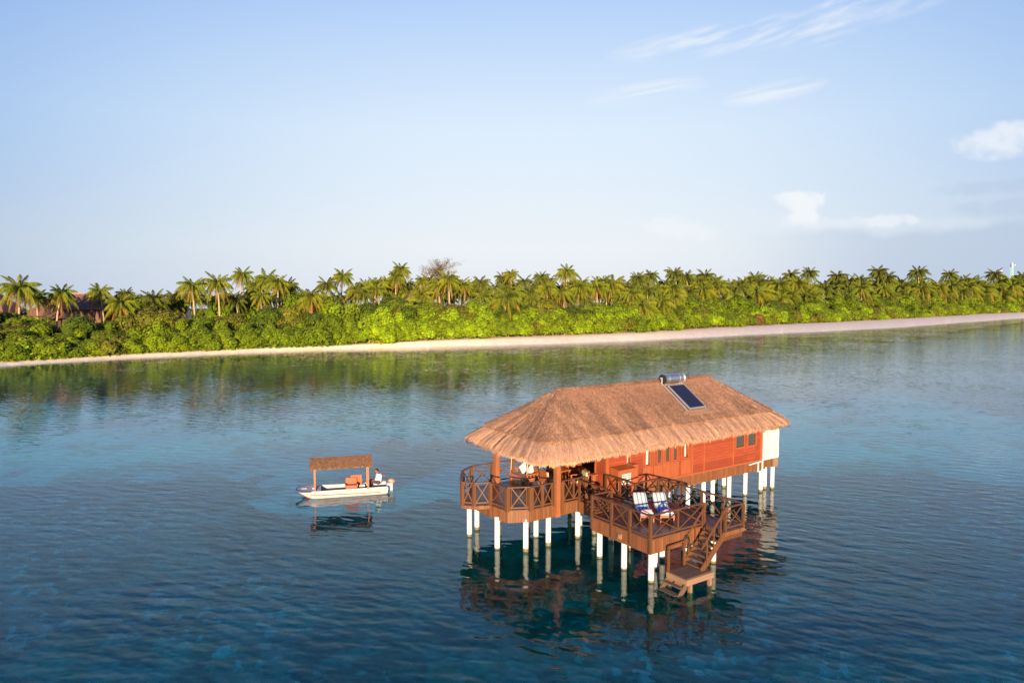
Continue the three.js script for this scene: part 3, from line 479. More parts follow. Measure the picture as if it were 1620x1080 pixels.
// striped mattress fabric: bands across, stripes along
const stripeTex = dataTex(160, 256, (u, v) => { const s = (u * 9) % 1, w = s < 0.38; if (v > 0.52) return w ? [0.38, 0.44, 0.56] : [0.05, 0.12, 0.42]; if (v > 0.36 && v < 0.44) return w ? [0.1, 0.24, 0.26] : [0.4, 0.46, 0.45]; return w ? [0.2, 0.27, 0.32] : [0.55, 0.55, 0.53]; });
M.stripe = std(1, 1, 1, { map: stripeTex, roughness: 0.95 });
function mattress(w, pts, th) {                          // follows the points [x (along), y]
  const pos = [], uv = [], idx = []; let L = 0; const acc = pts.map((p, i) => (L += i ? Math.hypot(p[0] - pts[i - 1][0], p[1] - pts[i - 1][1]) : 0));
  pts.forEach((p, i) => { const q = pts[Math.min(i + 1, pts.length - 1)], o = pts[Math.max(i - 1, 0)], l = Math.hypot(q[0] - o[0], q[1] - o[1]), nx = -(q[1] - o[1]) / l, ny = (q[0] - o[0]) / l, v = acc[i] / L;
    [[-w / 2, 0], [-w / 2, 0.7], [-w / 2 + 0.03, 1], [0, 1.06], [w / 2 - 0.03, 1], [w / 2, 0.7], [w / 2, 0]].forEach(([z, k], c) => { pos.push(p[0] + nx * th * k, p[1] + ny * th * k, z); uv.push(c / 6, v); }); });
  for (let i = 0; i < pts.length - 1; i++) for (let c = 0; c < 6; c++) { const a = i * 7 + c, b = a + 7; idx.push(a, b, a + 1, b, b + 1, a + 1); }
  for (const [o, f] of [[0, 1], [(pts.length - 1) * 7, -1]]) for (let c = 1; c < 6; c++) idx.push(...(f > 0 ? [o, o + c, o + c + 1] : [o, o + c + 1, o + c]));
  return mesh3(pos, idx, uv);
}
function lounger(label, a, n, turn) {                    // x points to the foot end
  const t = vthing('sun_lounger', label, 'sun lounger', a, DECK, n, turn, 'sun loungers on the lower terrace');
  t.scale.setScalar(0.9);
  part('frame', [bspan(-0.35, 1.15, 0.24, 0.3, -0.33, -0.28), bspan(-0.35, 1.15, 0.24, 0.3, 0.28, 0.33), bspan(1.1, 1.16, 0.22, 0.31, -0.28, 0.28), bspan(-0.35, -0.3, 0.24, 0.3, -0.28, 0.28)], M.teak, t);
  for (const [x, z] of [[1.08, -0.3], [1.08, 0.3], [-0.2, -0.3], [-0.2, 0.3]]) part('leg', bspan(x - 0.03, x + 0.03, 0, 0.24, z - 0.03, z + 0.03), M.teak, t);
  for (let k = 0; k < 7; k++) part('slat', bspan(0.1 + k * 0.14, 0.19 + k * 0.14, 0.3, 0.318, -0.28, 0.28), M.teak, t);
  part('backrest', [beam([0.02, 0.3, -0.3], [-0.58, 0.78, -0.3], 0.04, 0.04), beam([0.02, 0.3, 0.3], [-0.58, 0.78, 0.3], 0.04, 0.04), beam([-0.58, 0.78, -0.3], [-0.58, 0.78, 0.3], 0.05, 0.05), beam([-0.28, 0.53, -0.3], [-0.28, 0.53, 0.3], 0.04, 0.03), beam([-0.3, 0.55, -0.2], [-0.34, 0.28, -0.2], 0.03, 0.03)], M.teak, t);
  part('mattress', mattress(0.62, [[-0.6, 0.82], [-0.46, 0.71], [-0.29, 0.57], [-0.12, 0.43], [0.0, 0.35], [0.1, 0.325], [0.4, 0.32], [0.8, 0.32], [1.14, 0.32]], 0.09), M.stripe, t);
  return t;
}
const LT = -122 * R;   // heads towards the house, feet to the viewer
lounger('teak sun lounger with blue striped mattress, nearer the covered porch', 1.42, -1.98, LT);
lounger('teak sun lounger with blue striped mattress, nearer the stairs', 2.1, -1.52, LT);
function towel(label, a, n, turn) {
  const t = vthing('rolled_towel', label, 'towel', a, DECK + 0.385, n, turn, 'towels on the loungers');
  part('cloth_roll', new THREE.CapsuleGeometry(0.075, 0.3, 4, 10).rotateX(Math.PI / 2).translate(0, 0.05, 0), M.pink, t);
  part('folded_cloth', bspan(-0.16, 0.12, -0.015, 0.02, -0.24, 0.24), M.cloth, t);
}
towel('pink and white towel rolled on the lounger nearer the porch', 0.93, -1.2, LT);
towel('pink and white towel rolled on the lounger nearer the stairs', 1.61, -0.74, LT);
{ // daybed hung on ropes, cushions
  const t = vthing('daybed', 'teak daybed with slatted arms hung on ropes in the covered porch', 'daybed', 0.32, DECK, -8.9);
  part('seat_frame', [bspan(-0.42, 0.42, 0.2, 0.28, -0.75, 0.75, 2)], M.teak, t);
  part('seat_pad', bspan(-0.4, 0.36, 0.282, 0.36, -0.68, 0.68), M.mauve, t);
  part('backrest', [bspan(0.37, 0.42, 0.28, 0.72, -0.75, 0.75, 2)], M.teak, t);
  for (const z of [-0.72, 0.72]) { const arm = sub('arm', t); part('top_rail', bspan(-0.42, 0.37, 0.52, 0.58, z - 0.04, z + 0.04), M.teak, arm); for (const x of [-0.38, -0.18, 0.02, 0.22]) part('slat', bspan(x - 0.03, x + 0.05, 0.28, 0.52, z - 0.02, z + 0.02), M.teak, arm); }
  for (const [x, z] of [[-0.36, -0.68], [-0.36, 0.68], [0.36, -0.68], [0.36, 0.68]]) { part('leg', bspan(x - 0.04, x + 0.04, 0, 0.2, z - 0.04, z + 0.04), M.teak, t); part('rope', tube([[x, 0.55, z], [x * 1.02 + 0.05, 1.1, z * 1.02], [x * 0.95, 2.35, z * 0.98]], 0.022), M.rope, t); }
  const cushion = (label, dx, dz, tilt, m) => { const c = vthing('cushion', label, 'cushion', 0.32 + dx, DECK + 0.37, -8.9 + dz, tilt, 'cushions on the daybed'); const g = new THREE.SphereGeometry(1, 18, 12), p = g.attributes.position; for (let i = 0; i < p.count; i++) { const x = p.getX(i), y = p.getY(i), z = p.getZ(i), pin = (v) => Math.sign(v) * Math.pow(Math.abs(v), 0.5); p.setXYZ(i, x * 0.1, pin(y) * 0.22 * (1 + 0.3 * Math.abs(z)), pin(z) * 0.22 * (1 + 0.3 * Math.abs(y))); } g.computeVertexNormals(); part('cover', g.rotateX(0.75).rotateZ(-0.3).translate(0, 0.24, 0), m, c); };
  cushion('white cushion at the far end of the daybed', 0.2, -0.36, 0.25, M.cloth); cushion('white cushion at the near end of the daybed', 0.18, 0.22, -0.2, M.cloth);
}
{ // dining corner
  const t = vthing('porch_table', 'small teak table on the covered porch behind the roof post', 'table', 1.5, DECK, -7.7);
  part('table_top', bspan(-0.42, 0.42, 0.68, 0.73, -0.42, 0.42), M.teak, t); for (const [x, z] of [[-0.36, -0.36], [-0.36, 0.36], [0.36, -0.36], [0.36, 0.36]]) part('leg', bspan(x - 0.03, x + 0.03, 0, 0.68, z - 0.03, z + 0.03), M.teak, t);
  const d = vthing('glass_dish', 'shiny round dish standing on the porch table', 'dish', 1.45, DECK + 0.73, -7.6); part('dish', new THREE.LatheGeometry([[0, 0], [0.1, 0], [0.17, 0.06], [0.2, 0.12], [0.19, 0.12], [0.15, 0.06], [0, 0.02]].map(([x, y]) => new THREE.Vector2(x, y)), 18), M.metal, d);
  const armchair = (label, a, n, turn) => { const c = vthing('armchair', label, 'armchair', a, DECK, n, turn, 'chairs on the porch'); part('seat', bspan(-0.3, 0.3, 0.32, 0.38, -0.3, 0.3), M.teak, c); part('cushion', bspan(-0.27, 0.27, 0.382, 0.48, -0.26, 0.27), M.cream, c); part('backrest', [bspan(-0.3, 0.3, 0.38, 0.92, -0.34, -0.28)].map((g) => g.rotateX(-0.12)), M.teak, c); part('back_cushion', bspan(-0.26, 0.26, 0.48, 0.85, -0.27, -0.17).rotateX(-0.12), M.cream, c); for (const x of [-0.31, 0.31]) { part('arm', bspan(x - 0.035, x + 0.035, 0.58, 0.62, -0.3, 0.3), M.teak, c); for (const z of [-0.26, 0.26]) part('leg', bspan(x - 0.03, x + 0.03, 0, 0.58, z - 0.03, z + 0.03), M.teak, c); } };
  armchair('teak armchair with cream cushions by the porch doorway', 1.75, -6.5, -1.9);
  armchair('teak armchair with cream cushions behind the front roof post', 0.75, -7.4, 1.5);
}
{ // cabinet by the wall and post box in the corridor
  const t = vthing('cabinet', 'orange wooden cabinet with white vents against the villa wall', 'cabinet', 3.15, DECK, -4.95);
  part('body', bspan(-0.55, 0.45, 0.12, 1.12, -0.28, 0.26, 1), M.wallTrim, t); part('lid', bspan(-0.6, 0.5, 1.122, 1.17, -0.3, 0.32).rotateX(0.06), M.wallTrim, t); for (const x of [-0.5, 0.4]) part('leg', bspan(x - 0.04, x + 0.04, -0.02, 0.12, -0.2, 0.2), M.wallTrim, t);
  const grille = part('grille', bspan(-0.35, 0.25, 0.4, 0.95, 0.262, 0.272), M.paleWood, t); for (let k = 0; k < 5; k++) part('slat', bspan(-0.32, 0.22, 0.45 + k * 0.1, 0.5 + k * 0.1, 0.273, 0.285), M.white, grille);
  part('side_column', bspan(0.56, 0.86, -0.02, 1.2, -0.3, 0.1, 1), M.wallTrim, t);
  const p = vthing('pedestal', 'slim wooden pedestal in the dark porch doorway', 'pedestal', 2.0, DECK, -5.75); part('column', bspan(-0.06, 0.06, 0, 0.78, -0.06, 0.06), M.post, p); part('top', bspan(-0.16, 0.16, 0.78, 0.83, -0.16, 0.16), M.post, p);
  const h = vthing('hose_coil', 'dark hose coiled on the terrace skirt beside the stairs', 'hose', 1.45, 1.42, 0.45); part('coil', [new THREE.TorusGeometry(0.2, 0.02, 6, 26), new THREE.TorusGeometry(0.16, 0.02, 6, 26).translate(0.02, -0.02, 0.03)].map((g) => g.scale(0.75, 1.2, 1)), M.black, h);
}

// ---------------------------------------------------------------- the boat, its passenger seats and its driver
const BT = 195 * R, BP = [-9.2, 0, -38.1];
const bm = { hull: std(0.5, 0.49, 0.48, { roughness: 0.35 }), red: std(0.55, 0.06, 0.03, { roughness: 0.4 }), rim: std(0.07, 0.08, 0.13, { roughness: 0.5 }), inner: std(0.42, 0.38, 0.37, { roughness: 0.6 }), grey: std(0.4, 0.41, 0.45, { roughness: 0.7 }), orange: std(0.46, 0.15, 0.05, { map: woodMap, roughness: 0.5 }), wicker: std(0.38, 0.1, 0.042, { roughness: 0.7 }) };
const thatchBoat = std(0.26, 0.14, 0.07, { map: thatchTex, roughness: 1 });
const boat = thing('water_taxi', 'open white boat with red stripe and thatched canopy', 'boat', BP, BT), BS = [0.95, 0.9, 0.95];
boat.scale.set(...BS);
{ // x towards the bow
  const L0 = -2.35, L1 = 2.75, N = 26, sec = (s) => { const x = lerp(L0, L1, s), fl = s > 0.78 ? (s - 0.78) / 0.22 : 0, w = 0.74 * (s < 0.15 ? 0.93 + 0.07 * s / 0.15 : 1) * (1 - 0.42 * fl * fl), k = -0.28 + 0.66 * Math.pow(fl, 1.5), sh = 0.3 + 0.13 * s + 0.04 * fl; return { x, w, k, sh }; };
  const ring = (s) => { const { x, w, k, sh } = sec(s); return [[0, k], [w * 0.55, k + 0.02], [w * 0.86, k + (sh - k) * 0.34], [w * 0.97, k + (sh - k) * 0.68], [w, sh]].map(([z, y]) => [x, y, z]); };
  const pos = [], idx = [], half = 5, row = 9;
  for (let i = 0; i <= N; i++) { const r = ring(i / N); for (let k = half - 1; k > 0; k--) pos.push(r[k][0], r[k][1], -r[k][2]); for (let k = 0; k < half; k++) pos.push(...r[k]); }
  for (let i = 0; i < N; i++) for (let k = 0; k < row - 1; k++) { const a = i * row + k, b = a + row; idx.push(a, a + 1, b, b, a + 1, b + 1); }
  for (const o of [0, N * row]) for (let k = 0; k < 4; k++) idx.push(...(o ? [o + k, o + 7 - k, o + 8 - k, o + k, o + k + 1, o + 7 - k] : [o + k, o + 8 - k, o + 7 - k, o + k, o + 7 - k, o + k + 1]));
  const hull = part('hull', mesh3(pos, idx), bm.hull, boat);
  for (const sd of [-1, 1]) {
    const line = (f0, f1, s0, s1, off, m, nm) => { const P = [], I = []; const n = 30; for (let i = 0; i <= n; i++) { const s = lerp(s0, s1, i / n), r = ring(s); for (const f of [f0, f1]) { const j = Math.min(3, Math.floor(f)), t = f - j, a = r[j], b = r[j + 1]; P.push(lerp(a[0], b[0], t), lerp(a[1], b[1], t), sd * (lerp(a[2], b[2], t) + off)); } } for (let i = 0; i < n; i++) { const a = i * 2; I.push(a, a + 1, a + 2, a + 2, a + 1, a + 3); } part(nm, mesh3(P, I), m, hull); };
    line(3.02, 3.24, 0.08, 0.9, 0.006, bm.red, 'red_stripe'); line(1.0, 1.75, 0.55, 0.96, 0.008, bm.red, 'red_boot_top');
  }
  const rimPts = [], inPts = []; for (let i = 0; i <= 40; i++) { const s = i / 40, q = sec(s); rimPts.push([q.x, q.sh + 0.015, q.w]); } for (let i = 40; i >= 0; i--) { const q = sec(i / 40); rimPts.push([q.x, q.sh + 0.015, -q.w]); }
  part('gunwale', new THREE.TubeGeometry(new THREE.CatmullRomCurve3(rimPts.slice(0, 33).map((p) => V3(...p))), 80, 0.035, 6), bm.hull, boat);
  part('gunwale', new THREE.TubeGeometry(new THREE.CatmullRomCurve3(rimPts.slice(49).map((p) => V3(...p))), 80, 0.035, 6), bm.hull, boat);
  // rounded bow platform with a dark fender
  const bow = sec(0.86), bowShape = new THREE.Shape(); bowShape.moveTo(0, -bow.w * 1.0); bowShape.absellipse(0, 0, 0.82, bow.w * 1.0, -Math.PI / 2, Math.PI / 2, false); bowShape.lineTo(-0.55, bow.w); bowShape.lineTo(-0.55, -bow.w); bowShape.closePath();
  const bd = part('bow_deck', new THREE.ExtrudeGeometry(bowShape, { depth: 0.07, bevelEnabled: false, curveSegments: 20 }).rotateX(-Math.PI / 2).translate(bow.x - 0.03, bow.sh - 0.03, 0), bm.grey, boat);
  const fp = []; for (let k = 0; k <= 24; k++) { const q = -Math.PI / 2 + Math.PI * k / 24; fp.push([bow.x - 0.03 + 0.84 * Math.cos(q), bow.sh + 0.03, bow.w * 1.03 * Math.sin(q)]); }
  part('fender', new THREE.TubeGeometry(new THREE.CatmullRomCurve3(fp.map((p) => V3(...p))), 50, 0.05, 8), bm.rim, bd);
  part('cleat', [bspan(bow.x + 0.2, bow.x + 0.5, bow.sh + 0.05, bow.sh + 0.09, -0.05, 0.03), bspan(bow.x - 0.35, bow.x - 0.1, bow.sh + 0.045, bow.sh + 0.13, -0.22, 0.1)], bm.inner, bd);
  part('floor', bspan(L0 + 0.05, bow.x - 0.6, 0.06, 0.1, -0.66, 0.66), bm.inner, boat);
  part('inner_wall', [bspan(L0 + 0.04, 1.5, 0.1, 0.46, -0.7, -0.66), bspan(L0 + 0.04, 1.5, 0.1, 0.42, 0.655, 0.69), bspan(L0 + 0.02, L0 + 0.07, 0.1, 0.4, -0.65, 0.65)], bm.hull, boat);
  part('side_bench', [bspan(-1.0, 1.3, 0.1, 0.3, -0.655, -0.36)], bm.hull, boat);
  part('seat_box', [bspan(-1.05, -0.1, 0.1, 0.42, 0.18, 0.65)], bm.hull, boat);
  // canopy
  for (const [x, z] of [[-1.2, -0.62], [-1.2, 0.62], [1.8, -0.6], [1.8, 0.6]]) part('canopy_post', [bspan(x - 0.038, x + 0.038, 0.3, 1.92, z - 0.038, z + 0.038), bspan(x - 0.08, x + 0.08, 0.42, 0.5, z - 0.08, z + 0.08)], bm.orange, boat);
  part('canopy_beam', [beam([-1.3, 1.86, -0.62], [1.95, 1.86, -0.62], 0.06, 0.1), beam([-1.3, 1.86, 0.62], [1.95, 1.86, 0.62], 0.06, 0.1), ...[-1.26, 1.9].flatMap((x) => [beam([x, 1.88, -0.72], [x, 2.22, 0], 0.06, 0.07), beam([x, 2.22, 0], [x, 1.88, 0.72], 0.06, 0.07)])], bm.orange, boat);
  const cz = part('canopy_thatch', (() => { const pr = new THREE.Shape([[-0.86, 1.8], [-0.86, 1.88], [0, 2.34], [0.86, 1.88], [0.86, 1.8], [0, 2.24]].map(([a, b]) => new THREE.Vector2(a, b))); return new THREE.ExtrudeGeometry(pr, { depth: 3.5, bevelEnabled: false }).rotateY(Math.PI / 2).translate(-1.45, 0, 0); })(), thatchBoat, boat);
  strands('canopy_straw', 5200, () => { const x = -1.48 + 3.56 * vr(), k = vr(), sd = vr() < 0.7 ? 1 : -1, p = V3(x, lerp(1.87, 2.35, k), sd * lerp(0.87, 0.0, k)), down = V3(0, -0.5, sd * 0.86); return { p, down: jit(down.addScaledVector(V3(0, 1, 0), 0.06), 0.5), up: V3(0, 0.86, sd * 0.5), w: 0.014 + vr() * 0.02, l: 0.08 + vr() * 0.16 }; }, (c, p) => { const k = 0.35 + 0.9 * vr(), g = vr() < 0.08 ? 1.6 : 1; return c.setRGB(0.27 * k * g, 0.145 * k * g, 0.07 * k * g); }, cz, strawUp);
  // outboard motor
  const m = sub('outboard_motor', boat);
  part('cowling', (() => { const g = new THREE.SphereGeometry(1, 16, 12), p = g.attributes.position; for (let i = 0; i < p.count; i++) p.setXYZ(i, p.getX(i) * 0.22, Math.max(-0.1, p.getY(i) * 0.15), p.getZ(i) * 0.14); g.computeVertexNormals(); return g.rotateZ(0.25).translate(L0 - 0.24, 0.6, 0); })(), std(0.36, 0.24, 0.18, { roughness: 0.4 }), m);
  part('leg', [bspan(L0 - 0.3, L0 - 0.16, -0.45, 0.56, -0.06, 0.06), bspan(L0 - 0.14, L0 + 0.04, 0.3, 0.5, -0.12, 0.12)], bm.grey, m); part('tiller', beam([L0 - 0.1, 0.66, 0.02], [L0 + 0.1, 0.72, 0.1], 0.04, 0.04), M.black, m);
}
const onBoat = (x, y, z) => V3(x * BS[0], y * BS[1], z * BS[2]).applyAxisAngle(V3(0, 1, 0), BT).add(V3(...BP)).toArray();
function boatSeat(label, x, z, y, turn) {
  const t = thing('wicker_seat', label, 'seat', onBoat(x, y, z), BT + turn, 'wicker seats on the boat');
  part('seat', bspan(-0.3, 0.3, 0, 0.22, -0.22, 0.22), bm.wicker, t);
  const b = part('backrest', bspan(-0.3, 0.3, 0.2, 0.6, -0.26, -0.2), bm.wicker, t);
  for (let k = 0; k < 5; k++) part('cane', bspan(-0.27 + k * 0.12, -0.21 + k * 0.12, 0.24, 0.57, -0.275, -0.261), bm.orange, b);
  for (const s of [-0.31, 0.31]) part('arm', bspan(s - 0.03, s + 0.03, 0.2, 0.34, -0.2, 0.22), bm.wicker, t);
  part('cushion', bspan(-0.26, 0.26, 0.222, 0.27, -0.19, 0.2), M.mauve, t);
}
boatSeat('orange wicker seat on the boat facing the open stern water', -0.25, -0.3, 0.32, Math.PI + 0.0);
boatSeat('orange wicker seat on the boat nearest the viewer', -0.55, 0.4, 0.42, 0);
{ // the driver, seated at the stern with a hand back on the tiller
  const t = thing('person', 'seated driver in white shirt and dark trousers at the boat stern', 'person', onBoat(-1.86, 0.42, 0.3), BT);
  const seg = (p, a, b, r0, r1) => { const ab = b.clone().sub(a), k = clamp(p.clone().sub(a).dot(ab) / ab.lengthSq(), 0, 1); return p.distanceTo(a.clone().addScaledVector(ab, k)) - lerp(r0, r1, k); };
  const J = { pel: V3(0, 0.1, 0), chest: V3(-0.02, 0.42, 0), neck: V3(0.03, 0.6, 0), head: V3(0.1, 0.74, 0), shL: V3(0, 0.52, 0.18), shR: V3(0, 0.52, -0.18), elL: V3(-0.14, 0.3, 0.25), haL: V3(-0.34, 0.42, 0.05), elR: V3(0.14, 0.3, -0.24), haR: V3(0.34, 0.22, -0.16), hiL: V3(0.02, 0.09, 0.1), hiR: V3(0.02, 0.09, -0.1), knL: V3(0.44, 0.16, 0.14), knR: V3(0.44, 0.16, -0.12), anL: V3(0.48, -0.2, 0.13), anR: V3(0.48, -0.2, -0.12), toL: V3(0.64, -0.22, 0.14), toR: V3(0.64, -0.22, -0.12) };
  const torso = [['pel', 'chest', 0.14, 0.155], ['chest', 'neck', 0.15, 0.07], ['shL', 'shR', 0.075, 0.075], ['shL', 'elL', 0.07, 0.058], ['shR', 'elR', 0.07, 0.058]], legs = [['pel', 'hiL', 0.12, 0.11], ['pel', 'hiR', 0.12, 0.11], ['hiL', 'knL', 0.095, 0.07], ['hiR', 'knR', 0.095, 0.07], ['knL', 'anL', 0.065, 0.048], ['knR', 'anR', 0.065, 0.048]], skin = [['neck', 'head', 0.055, 0.06], ['elL', 'haL', 0.045, 0.032], ['elR', 'haR', 0.045, 0.032], ['anL', 'toL', 0.045, 0.035], ['anR', 'toR', 0.045, 0.035]];
  const fing = []; for (const [h, d, s] of [['haL', V3(-1, -0.25, 0.1), V3(0, 0.2, 1)], ['haR', V3(1, -0.35, 0.15), V3(0, 0, 1)]]) for (let k = 0; k < 5; k++) { const a = J[h].clone().addScaledVector(s, (k - 2) * 0.019), m = a.clone().addScaledVector(d, k ? 0.06 : 0.035).addScaledVector(s, k ? 0 : -0.03), e = m.clone().addScaledVector(d, 0.03).add(V3(0, -0.03, 0)); fing.push([a, m, 0.011, 0.01], [m, e, 0.01, 0.008]); }
  const smin = (a, b, k) => { const h = clamp(0.5 + 0.5 * (b - a) / k, 0, 1); return lerp(b, a, h) - k * h * (1 - h); };
  const bones = (L) => (p) => { let d = 1e3; for (const [a, b, r0, r1] of L) d = smin(d, seg(p, J[a], J[b], r0, r1), 0.035); return d; };
  const fT = bones(torso), fL = bones(legs), fS = bones(skin);
  const headF = (p) => { const q = p.clone().sub(J.head); let d = Math.hypot(q.x / 0.093, q.y / 0.115, q.z / 0.076) - 1; d *= 0.085; d = smin(d, p.distanceTo(J.head.clone().add(V3(0.1, -0.012, 0))) - 0.016, 0.02); d = smin(d, p.distanceTo(J.head.clone().add(V3(0.07, -0.08, 0))) - 0.03, 0.03); for (const s of [-1, 1]) { d = smin(d, p.distanceTo(J.head.clone().add(V3(-0.005, -0.005, s * 0.08))) - 0.02, 0.01); d = Math.max(d, 0.014 - p.distanceTo(J.head.clone().add(V3(0.095, 0.022, s * 0.034)))); } return Math.max(d, 0.008 - p.distanceTo(J.head.clone().add(V3(0.1, -0.055, 0)))); };
  const bodyF = (p) => { let d = smin(smin(fT(p), fL(p), 0.04), fS(p), 0.03); d = smin(d, headF(p), 0.02); for (const [a, b, r0, r1] of fing) d = Math.min(d, seg(p, a, b, r0, r1)); return d; };
  function skinOf(f, c, size, res) { const mc = new MarchingCubes(res, M.cloth, false, false, 120000), h = size / 2, v = V3(0, 0, 0); mc.isolation = 0; for (let z = 0; z < res; z++) for (let y = 0; y < res; y++) for (let x = 0; x < res; x++) { v.set(c.x + (x / res * 2 - 1) * h, c.y + (y / res * 2 - 1) * h, c.z + (z / res * 2 - 1) * h); mc.field[x + y * res + z * res * res] = -f(v); } mc.update(); const n = mc.count, P = new Float32Array(n * 3); for (let i = 0; i < n; i++) { P[i * 3] = c.x + mc.positionArray[i * 3] * h; P[i * 3 + 1] = c.y + mc.positionArray[i * 3 + 1] * h; P[i * 3 + 2] = c.z + mc.positionArray[i * 3 + 2] * h; } let g = new THREE.BufferGeometry(); g.setAttribute('position', new THREE.BufferAttribute(P, 3)); g = mergeVertices(g, 1e-5); g.computeVertexNormals(); return g; }
  const C = V3(0.12, 0.3, 0);
  const body = part('body', skinOf(bodyF, C, 1.3, 72), std(0.2, 0.1, 0.06, { roughness: 0.6 }), t);
  part('shirt', skinOf((p) => Math.max(fT(p) - 0.018, p.y - 0.585, 0.06 - p.y), C, 1.3, 60), M.cloth, body);
  part('trousers', skinOf((p) => Math.max(fL(p) - 0.015, -0.17 - p.y), C, 1.3, 56), std(0.05, 0.03, 0.06, { roughness: 0.9 }), body);
  part('hair', skinOf((p) => { const q = p.clone().sub(J.head), d = (Math.hypot(q.x / 0.1, q.y / 0.124, q.z / 0.086) - 1) * 0.09; return Math.max(d, 0.02 + q.x * 0.75 - q.y * 1.0 - 0.015); }, J.head, 0.34, 40), std(0.015, 0.012, 0.01, { roughness: 0.8 }), body);
}

// ---------------------------------------------------------------- vegetation
const vg = rng(2024);
const leafMat = (r, g, b) => new THREE.MeshPhysicalMaterial({ color: new THREE.Color().setRGB(r, g, b), vertexColors: true, roughness: 1, specularIntensity: 0.25, transmission: 0.3, thickness: 0, side: THREE.DoubleSide });
const LEAF = { deep: leafMat(0.145, 0.225, 0.008), green: leafMat(0.195, 0.285, 0.009), bright: leafMat(0.27, 0.41, 0.01), dark: leafMat(0.09, 0.15, 0.012), grey: leafMat(0.13, 0.115, 0.05), dry: leafMat(0.22, 0.13, 0.05), olive: leafMat(0.17, 0.19, 0.02) };
const bark = std(0.3, 0.2, 0.13, { map: weather, roughness: 0.95 }), barkPale = std(0.42, 0.31, 0.2, { map: weather, roughness: 0.95 });
// a mound of leaves: lobes with rosettes of leaves over them; about one unit wide and one unit high times (rx, h)
function mound(seed, rx, h, nLobes, nLeaves, leaf, open = 0) {
  nLeaves *= 2.2;
  const r = rng(seed), lobes = [];
  for (let i = 0; i < nLobes; i++) { const a = r() * 6.283, q = Math.sqrt(r()) * 0.72, y = 0.22 + 0.62 * r() * (1 - q * 0.45), s = (0.26 + 0.2 * r()); lobes.push({ c: V3(Math.cos(a) * q * rx, y * h, Math.sin(a) * q * rx), r: V3(s * rx, s * h * 0.62, s * rx), k: 0.72 + 0.5 * r() }); }
  const pos = [], col = [], idx = [];
  for (let i = 0; i < nLeaves; i++) {
    const L = lobes[Math.floor(r() * nLobes)]; let d = V3(r() * 2 - 1, r() * 1.7 - 0.7, r() * 2 - 1); if (d.lengthSq() < 0.01) continue; d.normalize();
    const dep = 1 - open * r() * r(), p = d.clone().multiply(L.r).multiplyScalar(dep).add(L.c); if (p.y < 0.1 || r() < 0.12) { const a = r() * 6.283, q = rx * (0.62 + 0.3 * r()); p.set(Math.cos(a) * q, 0.08 + r() * h * 0.3, Math.sin(a) * q); d.set(Math.cos(a), 0.3, Math.sin(a)); }
    const n = d.clone().add(V3((r() - 0.5) * 1.1, 0.25 + r() * 0.6, (r() - 0.5) * 1.1)).normalize(), x = V3(r() - 0.5, r() - 0.5, r() - 0.5).cross(n).normalize(), y = n.clone().cross(x);
    const l = leaf * (0.6 + 0.8 * r()), w = l * (0.42 + 0.2 * r()), o = pos.length / 3, b = n.clone().multiplyScalar(l * 0.16);
    const kk = L.k * (0.5 + 0.9 * r()), ye = r() < 0.1 ? 1.5 : 0.85 + 0.3 * r(), cc = [kk * ye, kk, kk * (1.1 - 0.2 * ye)];
    for (const [u, v, e] of [[-0.5, 0, 0], [0, -0.5, 0.6], [0.5, 0, 0], [0, 0.5, 0.6]]) { pos.push(p.x + x.x * u * l + y.x * v * w + b.x * e, p.y + x.y * u * l + y.y * v * w + b.y * e, p.z + x.z * u * l + y.z * v * w + b.z * e); col.push(...cc); }
    idx.push(o, o + 1, o + 2, o, o + 2, o + 3);
  }
  const g = mesh3(pos, idx, null, col);
  const cores = lobes.map((L) => new THREE.IcosahedronGeometry(1, 1).scale(L.r.x * 0.66, L.r.y * 0.66, L.r.z * 0.66).translate(L.c.x, L.c.y, L.c.z));
  cores.push(new THREE.CylinderGeometry(rx * 0.5, rx * 0.3, h * 0.4, 9).translate(0, h * 0.3, 0));
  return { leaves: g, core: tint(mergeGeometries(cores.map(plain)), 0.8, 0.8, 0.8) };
}
const shrubs = [0, 1, 2, 3, 4].map((k) => mound(500 + k, 3.0, 4.4, 9, 1500, 0.42)), bushes = [0, 1, 2, 3, 4].map((k) => mound(600 + k, 3.7, 6.6, 12, 2300, 0.46)), crowns = [0, 1, 2, 3].map((k) => mound(700 + k, 4.4, 6.0, 12, 2300, 0.5));
const MARKS = [[30, 'near the leftmost tall palm'], [131, 'below the highest thatched ridge'], [225, 'below the low dark palm'], [323, 'below the two tall straight palms'], [383, 'below the thin leaning palm'], [440, 'below the palm tuft'], [492, 'by the palm with hanging golden fronds'], [542, 'below the lone tall palm'], [590, 'where the sand widens'], [634, 'below the low golden palm'], [697, 'below the wispy tree'], [760, 'left of the wide low palm'], [803, 'by the wide low palm'], [850, 'right of the wide low palm'], [897, 'below the tallest palm'], [950, 'right of the tallest palm'], [1001, 'by the leaning trunk'], [1060, 'behind the solar heater'], [1130, 'behind the roof ridge end'], [1206, 'by the small orange palm'], [1270, 'right of the small orange palm'], [1335, 'at the mid right beach'], [1400, 'left of the sand spit'], [1470, 'at the sand spit'], [1540, 'left of the telecom mast'], [1602, 'below the telecom mast']];
const nearMark = (px) => MARKS.reduce((b, m) => Math.abs(m[0] - px) < Math.abs(b[0] - px) ? m : b)[1];
